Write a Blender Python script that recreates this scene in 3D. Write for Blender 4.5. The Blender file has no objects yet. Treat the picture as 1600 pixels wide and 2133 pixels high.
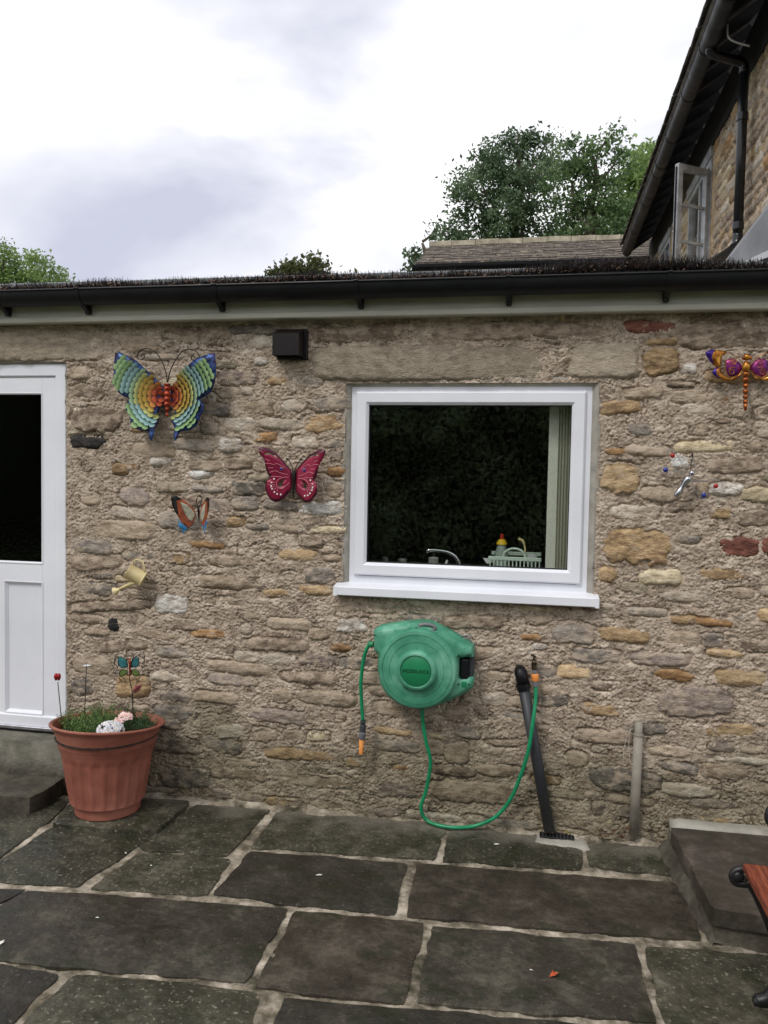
import bpy, math, random
import numpy as np
from mathutils import Vector, Matrix
from mathutils.geometry import delaunay_2d_cdt

random.seed(7)
RNG = np.random.default_rng(11)
R = math.radians
SC = bpy.context.scene
COL = SC.collection

# ------------------------------------------------------------------ camera
FPX = 1666.05                     # focal length in pixels of a 1600 x 2133 frame
CAM = np.array([0.0, -3.75, 1.655])
_p, _y, _r = R(2.75833), R(10.87996), R(1.05545)
_f = np.array([-math.sin(_y)*math.cos(_p), math.cos(_y)*math.cos(_p), -math.sin(_p)])
_rt = np.array([math.cos(_y), math.sin(_y), 0.0])
_up = np.cross(_rt, _f)
_a = math.cos(_r)*_rt + math.sin(_r)*_up
_b = -math.sin(_r)*_rt + math.cos(_r)*_up
cd = bpy.data.cameras.new('camera')
cam = bpy.data.objects.new('camera', cd)
COL.objects.link(cam)
cam.matrix_world = Matrix(((_a[0], _b[0], -_f[0], CAM[0]), (_a[1], _b[1], -_f[1], CAM[1]),
                           (_a[2], _b[2], -_f[2], CAM[2]), (0, 0, 0, 1)))
cd.sensor_fit = 'VERTICAL'
cd.sensor_height = 36.0
cd.lens = 36.0*FPX/2133.0
cd.clip_start = 0.05
cd.clip_end = 2000
SC.camera = cam

# ------------------------------------------------------------------ sky, sun, exposure
SUN_EL, SUN_AZ = 50.0, -28.0       # elevation; azimuth of the sun seen from the wall, from -Y towards -X
world = bpy.data.worlds.new('World')
SC.world = world
world.use_nodes = True
wn, wl = world.node_tree.nodes, world.node_tree.links
wn.clear()
w_out = wn.new('ShaderNodeOutputWorld')
w_bg = wn.new('ShaderNodeBackground')
w_bg.inputs['Strength'].default_value = 0.1
sky = wn.new('ShaderNodeTexSky')
sky.sky_type = 'NISHITA'
sky.sun_disc = False
sky.sun_elevation = R(SUN_EL)
sky.sun_rotation = R(180.0 - SUN_AZ)
sky.dust_density = 3.0
w_tc = wn.new('ShaderNodeTexCoord')
w_map = wn.new('ShaderNodeMapping')
w_map.inputs['Location'].default_value = (1.27, 2.62, -0.47)
w_map.inputs['Scale'].default_value = (1.0, 1.0, 2.1)
w_n = wn.new('ShaderNodeTexNoise')
w_n.inputs['Scale'].default_value = 2.1
w_n.inputs['Detail'].default_value = 5.0
w_n.inputs['Roughness'].default_value = 0.52
w_n.inputs['Distortion'].default_value = 0.5
w_r = wn.new('ShaderNodeValToRGB')
w_r.color_ramp.elements[0].position = 0.30
w_r.color_ramp.elements[0].color = (6.6, 6.8, 8.2, 1)
w_r.color_ramp.elements[1].position = 0.56
w_r.color_ramp.elements[1].color = (12.8, 12.8, 12.9, 1)
e = w_r.color_ramp.elements.new(0.44)
e.color = (9.6, 9.7, 10.6, 1)
w_mix = wn.new('ShaderNodeMixRGB')
w_mix.inputs['Fac'].default_value = 0.93
wl.new(w_tc.outputs['Generated'], w_map.inputs['Vector'])
wl.new(w_map.outputs['Vector'], w_n.inputs['Vector'])
wl.new(w_n.outputs['Fac'], w_r.inputs['Fac'])
wl.new(sky.outputs['Color'], w_mix.inputs['Color1'])
wl.new(w_r.outputs['Color'], w_mix.inputs['Color2'])
wl.new(w_mix.outputs['Color'], w_bg.inputs['Color'])
wl.new(w_bg.outputs['Background'], w_out.inputs['Surface'])

sd = bpy.data.lights.new('sun', 'SUN')
sd.energy = 1.5
sd.angle = R(15)
sd.color = (1.0, 0.965, 0.92)
sun = bpy.data.objects.new('sun', sd)
COL.objects.link(sun)
_sv = Vector((math.sin(R(SUN_AZ))*math.cos(R(SUN_EL)), -math.cos(R(SUN_AZ))*math.cos(R(SUN_EL)), math.sin(R(SUN_EL))))
sun.rotation_euler = (-_sv).to_track_quat('-Z', 'Y').to_euler()
sun.location = (0, -6, 9)

vs = SC.view_settings
vs.view_transform = 'Standard'
vs.look = 'None'
vs.exposure = 0.0
vs.gamma = 1.0
vs.use_curve_mapping = False
SC.cycles.max_bounces = 8
SC.cycles.transparent_max_bounces = 12

# ------------------------------------------------------------------ pixel -> place helpers (real planes of the yard)
def ray(px, py):
    return _f + _a*(px-800)/FPX - _b*(py-1066.5)/FPX
def onY(px, py, Y=0.0):
    d = ray(px, py); t = (Y-CAM[1])/d[1]; return CAM + d*t
def onZ(px, py, Z=0.0):
    d = ray(px, py); t = (Z-CAM[2])/d[2]; return CAM + d*t
def onX(px, py, X):
    d = ray(px, py); t = (X-CAM[0])/d[0]; return CAM + d*t
def V3(p): return Vector((float(p[0]), float(p[1]), float(p[2])))
def zoomer(s, ox, oy): return lambda pts: [(ox+x/s, oy+y/s) for x, y in pts]

# ------------------------------------------------------------------ noise
def _hash(ix, iy, seed):
    h = (ix.astype(np.int64)*374761393 + iy.astype(np.int64)*668265263 + int(seed)*974711) & 0xffffffff
    h = ((h ^ (h >> 13))*1274126177) & 0xffffffff
    h = ((h ^ (h >> 16))*2246822519) & 0xffffffff
    return (h ^ (h >> 15)) & 0xffffffff
def perlin(x, y, seed=0):
    x = np.asarray(x, float); y = np.asarray(y, float)
    xi = np.floor(x); yi = np.floor(y); xf = x-xi; yf = y-yi
    u = xf*xf*xf*(xf*(xf*6-15)+10); v = yf*yf*yf*(yf*(yf*6-15)+10)
    def g(dx, dy):
        a = _hash(xi+dx, yi+dy, seed)/4294967296.0*2*math.pi
        return np.cos(a)*(xf-dx) + np.sin(a)*(yf-dy)
    n0 = g(0, 0)*(1-u)+g(1, 0)*u
    n1 = g(0, 1)*(1-u)+g(1, 1)*u
    return (n0*(1-v)+n1*v)*1.5
def fbm(x, y, seed=0, o=4, gain=0.5):
    s = 0; a = 1.0; k = 1.0
    for i in range(o):
        s = s + a*perlin(x*k, y*k, seed+17*i); a *= gain; k *= 2.03
    return s

# ------------------------------------------------------------------ object helpers
def empty(name, loc, label=None, cat=None, group=None, parent=None):
    o = bpy.data.objects.new(name, None); COL.objects.link(o)
    o.empty_display_size = 0.05
    o.location = V3(loc)
    if parent is not None:
        o.parent = parent; o.location = V3(loc) - origin(parent)
    if label: tag(o, label, cat, group)
    return o
def tag(o, label=None, cat=None, group=None, kind=None):
    if label: o['label'] = label
    if cat: o['category'] = cat
    if group: o['group'] = group
    if kind: o['kind'] = kind
    return o
def origin(o):
    v = Vector((0, 0, 0))
    while o is not None:
        v = v + o.location; o = o.parent
    return v
def link_mesh(name, me, mat, parent=None, smooth=True):
    if mat is not None and not me.materials:
        me.materials.append(mat)
    o = bpy.data.objects.new(name, me); COL.objects.link(o)
    if parent is not None: o.parent = parent
    if smooth:
        me.polygons.foreach_set('use_smooth', np.ones(len(me.polygons), bool))
    return o
def np_mesh(name, verts, quads):
    me = bpy.data.meshes.new(name)
    verts = np.ascontiguousarray(verts, dtype=np.float32); quads = np.ascontiguousarray(quads, dtype=np.int32)
    k = quads.shape[1]
    me.vertices.add(len(verts)); me.vertices.foreach_set('co', verts.ravel())
    me.loops.add(quads.size); me.loops.foreach_set('vertex_index', quads.ravel())
    me.polygons.add(len(quads))
    me.polygons.foreach_set('loop_start', np.arange(0, quads.size, k, dtype=np.int32))
    me.polygons.foreach_set('loop_total', np.full(len(quads), k, dtype=np.int32))
    me.update(calc_edges=True)
    return me

class MB:
    """collects shapes in world coordinates; build() links them as one mesh object"""
    def __init__(s): s.v = []; s.f = []
    def add(s, vs, fs):
        n = len(s.v); s.v += [tuple(map(float, p)) for p in vs]; s.f += [tuple(i+n for i in f) for f in fs]; return s
    def box(s, x0, y0, z0, x1, y1, z1, b=0.0):
        if x0 > x1: x0, x1 = x1, x0
        if y0 > y1: y0, y1 = y1, y0
        if z0 > z1: z0, z1 = z1, z0
        if b <= 0:
            return s.add([(x0,y0,z0),(x1,y0,z0),(x1,y1,z0),(x0,y1,z0),(x0,y0,z1),(x1,y0,z1),(x1,y1,z1),(x0,y1,z1)],
                  [(0,3,2,1),(4,5,6,7),(0,1,5,4),(1,2,6,5),(2,3,7,6),(3,0,4,7)])
        b = min(b, (x1-x0)*.45, (y1-y0)*.45, (z1-z0)*.45)
        vs = []; idx = {}
        for ix, (X, dx) in enumerate(((x0, b), (x1, -b))):
            for iy, (Y, dy) in enumerate(((y0, b), (y1, -b))):
                for iz, (Z, dz) in enumerate(((z0, b), (z1, -b))):
                    idx[ix,iy,iz,0] = len(vs); vs.append((X, Y+dy, Z+dz))
                    idx[ix,iy,iz,1] = len(vs); vs.append((X+dx, Y, Z+dz))
                    idx[ix,iy,iz,2] = len(vs); vs.append((X+dx, Y+dy, Z))
        q = idx; fs = []
        for i, fl in ((0, 1), (1, 0)):
            c = [(i,0,0),(i,1,0),(i,1,1),(i,0,1)]; f = tuple(q[k+(0,)] for k in c); fs.append(f if i else f[::-1])
            c = [(0,i,0),(1,i,0),(1,i,1),(0,i,1)]; f = tuple(q[k+(1,)] for k in c); fs.append(f[::-1] if i else f)
            c = [(0,0,i),(1,0,i),(1,1,i),(0,1,i)]; f = tuple(q[k+(2,)] for k in c); fs.append(f if i else f[::-1])
        for A in (0, 1):
            for B in (0, 1):
                fs.append((q[0,A,B,1], q[1,A,B,1], q[1,A,B,2], q[0,A,B,2]))
                fs.append((q[A,0,B,0], q[A,1,B,0], q[A,1,B,2], q[A,0,B,2]))
                fs.append((q[A,B,0,0], q[A,B,1,0], q[A,B,1,1], q[A,B,0,1]))
                for C2 in (0, 1): fs.append((q[A,B,C2,0], q[A,B,C2,1], q[A,B,C2,2]))
        return s.add(vs, fs)
    def obox(s, c, ax, ay, az, hx, hy, hz):
        c = Vector(c); ax = Vector(ax).normalized(); ay = Vector(ay).normalized(); az = Vector(az).normalized()
        vs = [c+ax*hx*i+ay*hy*j+az*hz*k for k in (-1,1) for j in (-1,1) for i in (-1,1)]
        return s.add(vs, [(0,2,3,1),(4,5,7,6),(0,1,5,4),(1,3,7,5),(3,2,6,7),(2,0,4,6)])
    def tube(s, pts, r, n=10, cap=True):
        pts = [Vector(p) for p in pts]
        rs = r if isinstance(r, (list, tuple)) else [r]*len(pts)
        t0 = (pts[1]-pts[0]).normalized()
        ref = Vector((0,0,1)) if abs(t0.z) < .9 else Vector((1,0,0))
        nv = t0.cross(ref).normalized(); vs = []; fs = []
        for i, p in enumerate(pts):
            if i == 0: t = pts[1]-pts[0]
            elif i == len(pts)-1: t = pts[-1]-pts[-2]
            else: t = (pts[i+1]-p).normalized()+(p-pts[i-1]).normalized()
            t = t.normalized() if t.length > 1e-9 else t0
            nv = (nv - t*nv.dot(t)); nv = nv.normalized() if nv.length > 1e-6 else t.orthogonal().normalized()
            bv = t.cross(nv)
            for k in range(n):
                a = 2*math.pi*k/n
                vs.append(p+nv*math.cos(a)*rs[i]+bv*math.sin(a)*rs[i])
        for i in range(len(pts)-1):
            for k in range(n):
                fs.append((i*n+k, i*n+(k+1)%n, (i+1)*n+(k+1)%n, (i+1)*n+k))
        if cap:
            fs.append(tuple(range(n-1, -1, -1))); m = (len(pts)-1)*n; fs.append(tuple(m+k for k in range(n)))
        return s.add(vs, fs)
    def lathe(s, prof, c, axis=(0,0,1), n=32, cap=True):
        """prof: (radius, height along axis)"""
        c = Vector(c); az = Vector(axis).normalized(); ax = az.orthogonal().normalized(); ay = az.cross(ax)
        vs = []; fs = []
        for r, h in prof:
            for k in range(n):
                a = 2*math.pi*k/n
                vs.append(c+az*h+ax*math.cos(a)*r+ay*math.sin(a)*r)
        for i in range(len(prof)-1):
            for k in range(n):
                fs.append((i*n+k, i*n+(k+1)%n, (i+1)*n+(k+1)%n, (i+1)*n+k))
        if cap:
            if prof[0][0] > 1e-6: fs.append(tuple(range(n-1, -1, -1)))
            if prof[-1][0] > 1e-6: m = (len(prof)-1)*n; fs.append(tuple(m+k for k in range(n)))
        return s.add(vs, fs)
    def ball(s, c, rx, ry=None, rz=None, nu=12, nv=8):
        ry = rx if ry is None else ry; rz = rx if rz is None else rz
        vs = []; fs = []
        for i in range(nv+1):
            t = math.pi*i/nv
            for k in range(nu):
                a = 2*math.pi*k/nu
                vs.append((c[0]+rx*math.sin(t)*math.cos(a), c[1]+ry*math.sin(t)*math.sin(a), c[2]+rz*math.cos(t)))
        for i in range(nv):
            for k in range(nu): fs.append((i*nu+k, (i+1)*nu+k, (i+1)*nu+(k+1)%nu, i*nu+(k+1)%nu))
        return s.add(vs, fs)
    def prism_y(s, pts, y0, y1):
        """polygon in (x,z), extruded from y0 (front) to y1"""
        n = len(pts)
        vs = [(x, y0, z) for x, z in pts]+[(x, y1, z) for x, z in pts]
        fs = [tuple(range(n)), tuple(range(2*n-1, n-1, -1))]+[(i, i+n, (i+1) % n+n, (i+1) % n) for i in range(n)]
        return s.add(vs, fs)
    def ring(s, x0, z0, x1, z1, prof):
        """closed rectangular frame; prof = list of (inset, y) swept round the rectangle"""
        vs = []; fs = []
        for d, y in prof:
            vs += [(x0+d, y, z0+d), (x1-d, y, z0+d), (x1-d, y, z1-d), (x0+d, y, z1-d)]
        for i in range(len(prof)-1):
            for k in range(4): fs.append((i*4+k, i*4+(k+1) % 4, (i+1)*4+(k+1) % 4, (i+1)*4+k))
        return s.add(vs, fs)
    def build(s, name, mat, parent=None, smooth=False):
        off = origin(parent) if parent is not None else Vector((0,0,0))
        me = bpy.data.meshes.new(name)
        me.from_pydata([(x-off.x, y-off.y, z-off.z) for x, y, z in s.v], [], s.f)
        import bmesh
        bm = bmesh.new(); bm.from_mesh(me); bmesh.ops.recalc_face_normals(bm, faces=bm.faces); bm.to_mesh(me); bm.free()
        me.update()
        o = link_mesh(name, me, mat, parent, smooth is not False)
        if smooth == 'auto':
            me.set_sharp_from_angle(angle=R(38))
        return o

def spline(pts, n=8):
    """Catmull-Rom through 3D points"""
    P = [Vector(p) for p in pts]; P = [P[0]*2-P[1]]+P+[P[-1]*2-P[-2]]; out = []
    for i in range(1, len(P)-2):
        for k in range(n):
            t = k/n
            out.append(.5*((2*P[i])+(P[i+1]-P[i-1])*t+(2*P[i-1]-5*P[i]+4*P[i+1]-P[i+2])*t*t+(3*P[i]-P[i-1]-3*P[i+1]+P[i+2])*t**3))
    out.append(P[-2]); return out

def inpoly(x, y, poly):
    c = False; n = len(poly); j = n-1
    for i in range(n):
        xi, yi = poly[i]; xj, yj = poly[j]
        if (yi > y) != (yj > y) and x < (xj-xi)*(y-yi)/(yj-yi)+xi: c = not c
        j = i
    return c
def edge_dist(x, y, poly):
    d = 1e9; n = len(poly)
    for i in range(n):
        ax, ay = poly[i]; bx, by = poly[(i+1) % n]
        vx, vy = bx-ax, by-ay; L = vx*vx+vy*vy
        t = 0 if L == 0 else max(0, min(1, ((x-ax)*vx+(y-ay)*vy)/L))
        d = min(d, math.hypot(x-ax-t*vx, y-ay-t*vy))
    return d
def resample(poly, step, closed=True):
    out = []; n = len(poly)
    for i in range(n if closed else n-1):
        a = poly[i]; b = poly[(i+1) % n]; L = math.hypot(b[0]-a[0], b[1]-a[1]); k = max(1, int(round(L/step)))
        for j in range(k): out.append((a[0]+(b[0]-a[0])*j/k, a[1]+(b[1]-a[1])*j/k))
    return out
def plate(mb, poly, yfun, thick, step, holes=()):
    """sheet over an (x,z) outline with interior points; yfun(x,z,edge distance) gives the front surface"""
    loops = [resample(poly, step)]+[resample(h, step) for h in holes]
    verts = []; edges = []
    for lp in loops:
        n0 = len(verts); verts += lp; edges += [(n0+i, n0+(i+1) % len(lp)) for i in range(len(lp))]
    xs = [p[0] for p in poly]; zs = [p[1] for p in poly]
    z = min(zs); row = 0
    while z < max(zs):
        x = min(xs)+(step*.5 if row % 2 else 0)
        while x < max(xs):
            if inpoly(x, z, poly) and edge_dist(x, z, poly) > step*.5 and not any(inpoly(x, z, h) or edge_dist(x, z, h) < step*.5 for h in holes):
                verts.append((x, z))
            x += step
        z += step*.87; row += 1
    ov, oe, of = delaunay_2d_cdt([Vector(v) for v in verts], edges, [], 0, 1e-7)[:3]
    fs = []
    for f in of:
        cx = sum(ov[i][0] for i in f)/3; cz = sum(ov[i][1] for i in f)/3
        if inpoly(cx, cz, poly) and not any(inpoly(cx, cz, h) for h in holes): fs.append(tuple(f))
    n = len(ov)
    fy = [yfun(v[0], v[1], edge_dist(v[0], v[1], poly)) for v in ov]
    vs = [(v[0], y, v[1]) for v, y in zip(ov, fy)]+[(v[0], y+thick, v[1]) for v, y in zip(ov, fy)]
    cnt = {}
    for f in fs:
        for i in range(3):
            e = (f[i], f[(i+1) % 3]); cnt[e] = cnt.get(e, 0)+1
    side = [(a, b, b+n, a+n) for (a, b) in cnt if (b, a) not in cnt]
    mb.add(vs, fs+[tuple(i+n for i in f[::-1]) for f in fs]+side)
    return mb

# ------------------------------------------------------------------ materials
def lin(c):
    return tuple(((x/255.0)/12.92 if x/255.0 <= .04045 else ((x/255.0+.055)/1.055)**2.4) for x in c)
def S(r, g, b, k=1.1):   # observed colour -> albedo
    return tuple(min(.9, x*k) for x in lin((r, g, b)))+(1.0,)
MATS = {}
def pmat(name, stops, scale=8, stretch=(1, 1, 1), detail=5, rough=.8, rvar=0, bump=0, bscale=60, bstretch=(1, 1, 1), bdetail=4,
         metal=0, rand=0, spec=.5, coat=0, nrough=.6, speck=None, damp=None, smear=None, pits=None):
    """noise coloured principled material; stops = [(position, linear colour)]"""
    m = bpy.data.materials.new(name); m.use_nodes = True
    N, L = m.node_tree.nodes, m.node_tree.links; b = N['Principled BSDF']
    tc = N.new('ShaderNodeTexCoord')
    def mapped(st):
        mp = N.new('ShaderNodeMapping'); mp.inputs['Scale'].default_value = st
        L.new(tc.outputs['Object'], mp.inputs['Vector']); return mp.outputs['Vector']
    if len(stops) == 1:
        b.inputs['Base Color'].default_value = stops[0][1]; col = None
    else:
        n = N.new('ShaderNodeTexNoise'); n.inputs['Scale'].default_value = scale; n.inputs['Detail'].default_value = detail
        n.inputs['Roughness'].default_value = nrough
        L.new(mapped(stretch), n.inputs['Vector'])
        r = N.new('ShaderNodeValToRGB'); el = r.color_ramp.elements
        el[0].position, el[0].color = stops[0]; el[1].position, el[1].color = stops[-1]
        for p, c in stops[1:-1]: e = el.new(p); e.color = c
        fac = n.outputs['Fac']
        if rand:
            oi = N.new('ShaderNodeObjectInfo'); mr = N.new('ShaderNodeMapRange')
            mr.inputs['To Min'].default_value = -rand*.35; mr.inputs['To Max'].default_value = rand*.35
            L.new(oi.outputs['Random'], mr.inputs['Value'])
            ad = N.new('ShaderNodeMath'); ad.operation = 'ADD'; L.new(fac, ad.inputs[0]); L.new(mr.outputs['Result'], ad.inputs[1]); fac = ad.outputs[0]
        L.new(fac, r.inputs['Fac']); col = r.outputs['Color']
        if speck:       # (scale, threshold, colour, strength)
            n2 = N.new('ShaderNodeTexNoise'); n2.inputs['Scale'].default_value = speck[0]; n2.inputs['Detail'].default_value = 3
            L.new(tc.outputs['Object'], n2.inputs['Vector'])
            r2 = N.new('ShaderNodeValToRGB'); r2.color_ramp.elements[0].position = speck[1]; r2.color_ramp.elements[1].position = min(1, speck[1]+.06)
            L.new(n2.outputs['Fac'], r2.inputs['Fac'])
            mu = N.new('ShaderNodeMath'); mu.operation = 'MULTIPLY'; mu.inputs[1].default_value = speck[3]; L.new(r2.outputs['Color'], mu.inputs[0])
            mx = N.new('ShaderNodeMixRGB'); mx.inputs['Color2'].default_value = speck[2]
            L.new(mu.outputs[0], mx.inputs['Fac']); L.new(col, mx.inputs['Color1']); col = mx.outputs['Color']
        if rand:
            hs = N.new('ShaderNodeHueSaturation'); m2 = N.new('ShaderNodeMapRange')
            m2.inputs['To Min'].default_value = 1-rand; m2.inputs['To Max'].default_value = 1+rand*.6
            mm = N.new('ShaderNodeMath'); mm.operation = 'FRACT'; m3 = N.new('ShaderNodeMath'); m3.operation = 'MULTIPLY'; m3.inputs[1].default_value = 7.31
            L.new(oi.outputs['Random'], m3.inputs[0]); L.new(m3.outputs[0], mm.inputs[0]); L.new(mm.outputs[0], m2.inputs['Value'])
            L.new(m2.outputs['Result'], hs.inputs['Value']); L.new(col, hs.inputs['Color']); col = hs.outputs['Color']
        if pits:        # (scale, threshold, colour, strength)
            n2 = N.new('ShaderNodeTexNoise'); n2.inputs['Scale'].default_value = pits[0]; n2.inputs['Detail'].default_value = 4; n2.inputs['Roughness'].default_value = .7
            L.new(mapped((1, 1, 1.5)), n2.inputs['Vector'])
            r2 = N.new('ShaderNodeValToRGB'); r2.color_ramp.elements[0].position = pits[1]-.05; r2.color_ramp.elements[0].color = (1, 1, 1, 1); r2.color_ramp.elements[1].position = pits[1]; r2.color_ramp.elements[1].color = (0, 0, 0, 1)
            L.new(n2.outputs['Fac'], r2.inputs['Fac'])
            mu = N.new('ShaderNodeMath'); mu.operation = 'MULTIPLY'; mu.inputs[1].default_value = pits[3]; L.new(r2.outputs['Color'], mu.inputs[0])
            mx = N.new('ShaderNodeMixRGB'); mx.inputs['Color2'].default_value = pits[2]
            L.new(mu.outputs[0], mx.inputs['Fac']); L.new(col, mx.inputs['Color1']); col = mx.outputs['Color']
        if smear:       # (threshold, strength): mortar smeared over the face of the stone
            n5 = N.new('ShaderNodeTexNoise'); n5.inputs['Scale'].default_value = 15; n5.inputs['Detail'].default_value = 7; n5.inputs['Roughness'].default_value = .7
            L.new(mapped((1, 1, 1.7)), n5.inputs['Vector'])
            r5 = N.new('ShaderNodeValToRGB'); r5.color_ramp.elements[0].position = smear[0]; r5.color_ramp.elements[1].position = smear[0]+.09
            L.new(n5.outputs['Fac'], r5.inputs['Fac'])
            mu = N.new('ShaderNodeMath'); mu.operation = 'MULTIPLY'; mu.inputs[1].default_value = smear[1]; L.new(r5.outputs['Color'], mu.inputs[0])
            mx = N.new('ShaderNodeMixRGB'); mx.inputs['Color2'].default_value = S(155, 141, 125, 1.42)
            L.new(mu.outputs[0], mx.inputs['Fac']); L.new(col, mx.inputs['Color1']); col = mx.outputs['Color']
        if damp:        # (height of the tide mark, softness, tint): rising damp with a ragged edge
            geo = N.new('ShaderNodeNewGeometry'); sp = N.new('ShaderNodeSeparateXYZ'); L.new(geo.outputs['Position'], sp.inputs[0])
            nd = N.new('ShaderNodeTexNoise'); nd.inputs['Scale'].default_value = 3.5; nd.inputs['Detail'].default_value = 5
            L.new(geo.outputs['Position'], nd.inputs['Vector'])
            ma = N.new('ShaderNodeMath'); ma.operation = 'MULTIPLY_ADD'; ma.inputs[1].default_value = -.75; L.new(nd.outputs['Fac'], ma.inputs[0]); L.new(sp.outputs['Z'], ma.inputs[2])
            mr = N.new('ShaderNodeMapRange'); mr.inputs['From Min'].default_value = damp[0]-.37; mr.inputs['From Max'].default_value = damp[0]-.37+damp[1]
            mr.inputs['To Min'].default_value = 1; mr.inputs['To Max'].default_value = 0; L.new(ma.outputs[0], mr.inputs['Value'])
            mx = N.new('ShaderNodeMixRGB'); mx.blend_type = 'MULTIPLY'; mx.inputs['Color2'].default_value = damp[2]
            L.new(mr.outputs['Result'], mx.inputs['Fac']); L.new(col, mx.inputs['Color1']); col = mx.outputs['Color']
        L.new(col, b.inputs['Base Color'])
    b.inputs['Roughness'].default_value = rough
    if rvar:
        n3 = N.new('ShaderNodeTexNoise'); n3.inputs['Scale'].default_value = 5; n3.inputs['Detail'].default_value = 4
        L.new(tc.outputs['Object'], n3.inputs['Vector'])
        mr = N.new('ShaderNodeMapRange'); mr.inputs['From Min'].default_value = .3; mr.inputs['From Max'].default_value = .7
        mr.inputs['To Min'].default_value = rough-rvar; mr.inputs['To Max'].default_value = rough+rvar
        L.new(n3.outputs['Fac'], mr.inputs['Value']); L.new(mr.outputs['Result'], b.inputs['Roughness'])
    b.inputs['Metallic'].default_value = metal
    b.inputs['Specular IOR Level'].default_value = spec
    b.inputs['Coat Weight'].default_value = coat
    if bump:
        n4 = N.new('ShaderNodeTexNoise'); n4.inputs['Scale'].default_value = bscale; n4.inputs['Detail'].default_value = bdetail
        L.new(mapped(bstretch), n4.inputs['Vector'])
        bp = N.new('ShaderNodeBump'); bp.inputs['Strength'].default_value = 1.0; bp.inputs['Distance'].default_value = bump
        L.new(n4.outputs['Fac'], bp.inputs['Height']); L.new(bp.outputs['Normal'], b.inputs['Normal'])
    MATS[name] = m
    return m
def flat(name, c, rough=.5, **k): return pmat(name, [(0, c)], rough=rough, **k)

DAMP = (.26, .30, (.58, .60, .55, 1))
def stone_mat(name, a, b, c, smear=(.475, .78), **k):
    return pmat(name, [(.36, S(*a, 1.34)), (.5, S(*b, 1.34)), (.63, S(*c, 1.34))], scale=16, stretch=(1, 1, 2.4), detail=9, rough=.92, bump=.006, bscale=80, bstretch=(1, 1, 1.8),
                bdetail=8, rand=.20, spec=.2, nrough=.72, damp=DAMP, smear=smear, pits=(70, .40, S(70, 60, 50), .6), **k)
ST = {
 'brown': stone_mat('brown_stone', (88, 76, 66), (118, 104, 90), (146, 131, 114)),
 'grey': stone_mat('grey_stone', (96, 90, 84), (123, 116, 108), (150, 142, 132)),
 'viol': stone_mat('purplish_stone', (96, 86, 80), (124, 112, 104), (150, 138, 129)),
 'ochre': stone_mat('ochre_stone', (116, 95, 72), (154, 131, 100), (178, 157, 126), (.56, .6)),
 'orange': stone_mat('rusty_stone', (100, 76, 54), (144, 112, 78), (170, 138, 102), (.56, .6)),
 'cream': stone_mat('cream_stone', (150, 136, 112), (178, 164, 136), (200, 188, 162), (.56, .6)),
 'pale': stone_mat('pale_stone', (136, 126, 113), (163, 153, 139), (190, 181, 167)),
 'white': stone_mat('limewashed_stone', (134, 122, 109), (182, 175, 166), (220, 216, 210), (.58, .8)),
 'red': stone_mat('red_brick', (94, 62, 54), (120, 77, 66), (138, 98, 84), (.60, .5)),
 'dark': stone_mat('dark_stone', (78, 73, 68), (100, 94, 87), (122, 115, 106)),
 'black': stone_mat('black_stone', (30, 30, 31), (44, 43, 43), (66, 63, 61), (.64, .6)),
 'tan': stone_mat('tan_stone', (112, 98, 83), (143, 128, 110), (168, 154, 136)),
 'olive': stone_mat('olive_stone', (90, 84, 71), (117, 109, 93), (140, 132, 114)),
 'lint': stone_mat('lintel_stone', (122, 112, 98), (147, 136, 120), (163, 152, 136), (.62, .4)),
}
MORTAR = pmat('lime_mortar', [(.36, S(119, 107, 93, 1.42)), (.46, S(147, 133, 118, 1.42)), (.55, S(164, 150, 135, 1.42)), (.66, S(190, 177, 161, 1.42))], scale=13, stretch=(1, 1, 1.4), detail=10, nrough=.75,
              rough=.95, bump=.010, bscale=85, bdetail=8, spec=.15, speck=(75, .62, S(190, 180, 163, 1.34), .55), pits=(55, .42, S(84, 73, 60, 1.34), .75), damp=DAMP)
CEMENT = pmat('smooth_cement', [(.3, S(138, 134, 126)), (.7, S(166, 161, 152))], scale=14, rough=.9, bump=.002, bscale=60, spec=.2)
UPVC = pmat('white_upvc', [(.36, S(216, 218, 225)), (.64, S(224, 226, 232))], scale=3, rough=.32, spec=.5)
UPVC2 = pmat('white_upvc_panel', [(.36, S(212, 214, 221)), (.64, S(220, 222, 229))], scale=3, rough=.4)
GASKET = flat('black_gasket', S(20, 20, 21), .6)
BLACKPL = pmat('black_plastic', [(.36, S(8, 9, 12)), (.64, S(16, 17, 21))], scale=12, rough=.45, rvar=.1, spec=.3)
FASCIA = pmat('weathered_fascia', [(.36, S(150, 149, 138)), (.5, S(170, 169, 157)), (.64, S(184, 182, 170))], scale=3, stretch=(.5, 1, 3), rough=.55)
BROWNPL = pmat('dark_brown_plastic', [(.3, S(20, 14, 16)), (.7, S(28, 22, 23))], scale=12, rough=.45, spec=.3)
GREENPL = pmat('faded_green_plastic', [(.38, S(58, 128, 101)), (.5, S(76, 146, 118)), (.62, S(108, 170, 144))], scale=7, detail=8, rough=.5, rvar=.08, bump=.0006, bscale=300)
GREEND = pmat('deep_green_plastic', [(.3, S(18, 112, 70)), (.7, S(28, 126, 82))], scale=9, rough=.42)
HOSE = pmat('green_hose_rubber', [(.3, S(10, 118, 76)), (.7, S(22, 140, 94))], scale=18, rough=.32)
GREYPL = pmat('grey_plastic', [(.3, S(92, 94, 98)), (.7, S(120, 121, 126))], scale=20, rough=.5)
DGREYPL = pmat('dark_grey_plastic', [(.3, S(48, 50, 54)), (.7, S(66, 68, 72))], scale=20, rough=.5)
ORANGEPL = pmat('orange_plastic', [(.3, S(222, 134, 62)), (.7, S(240, 164, 92))], scale=20, rough=.42)
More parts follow.
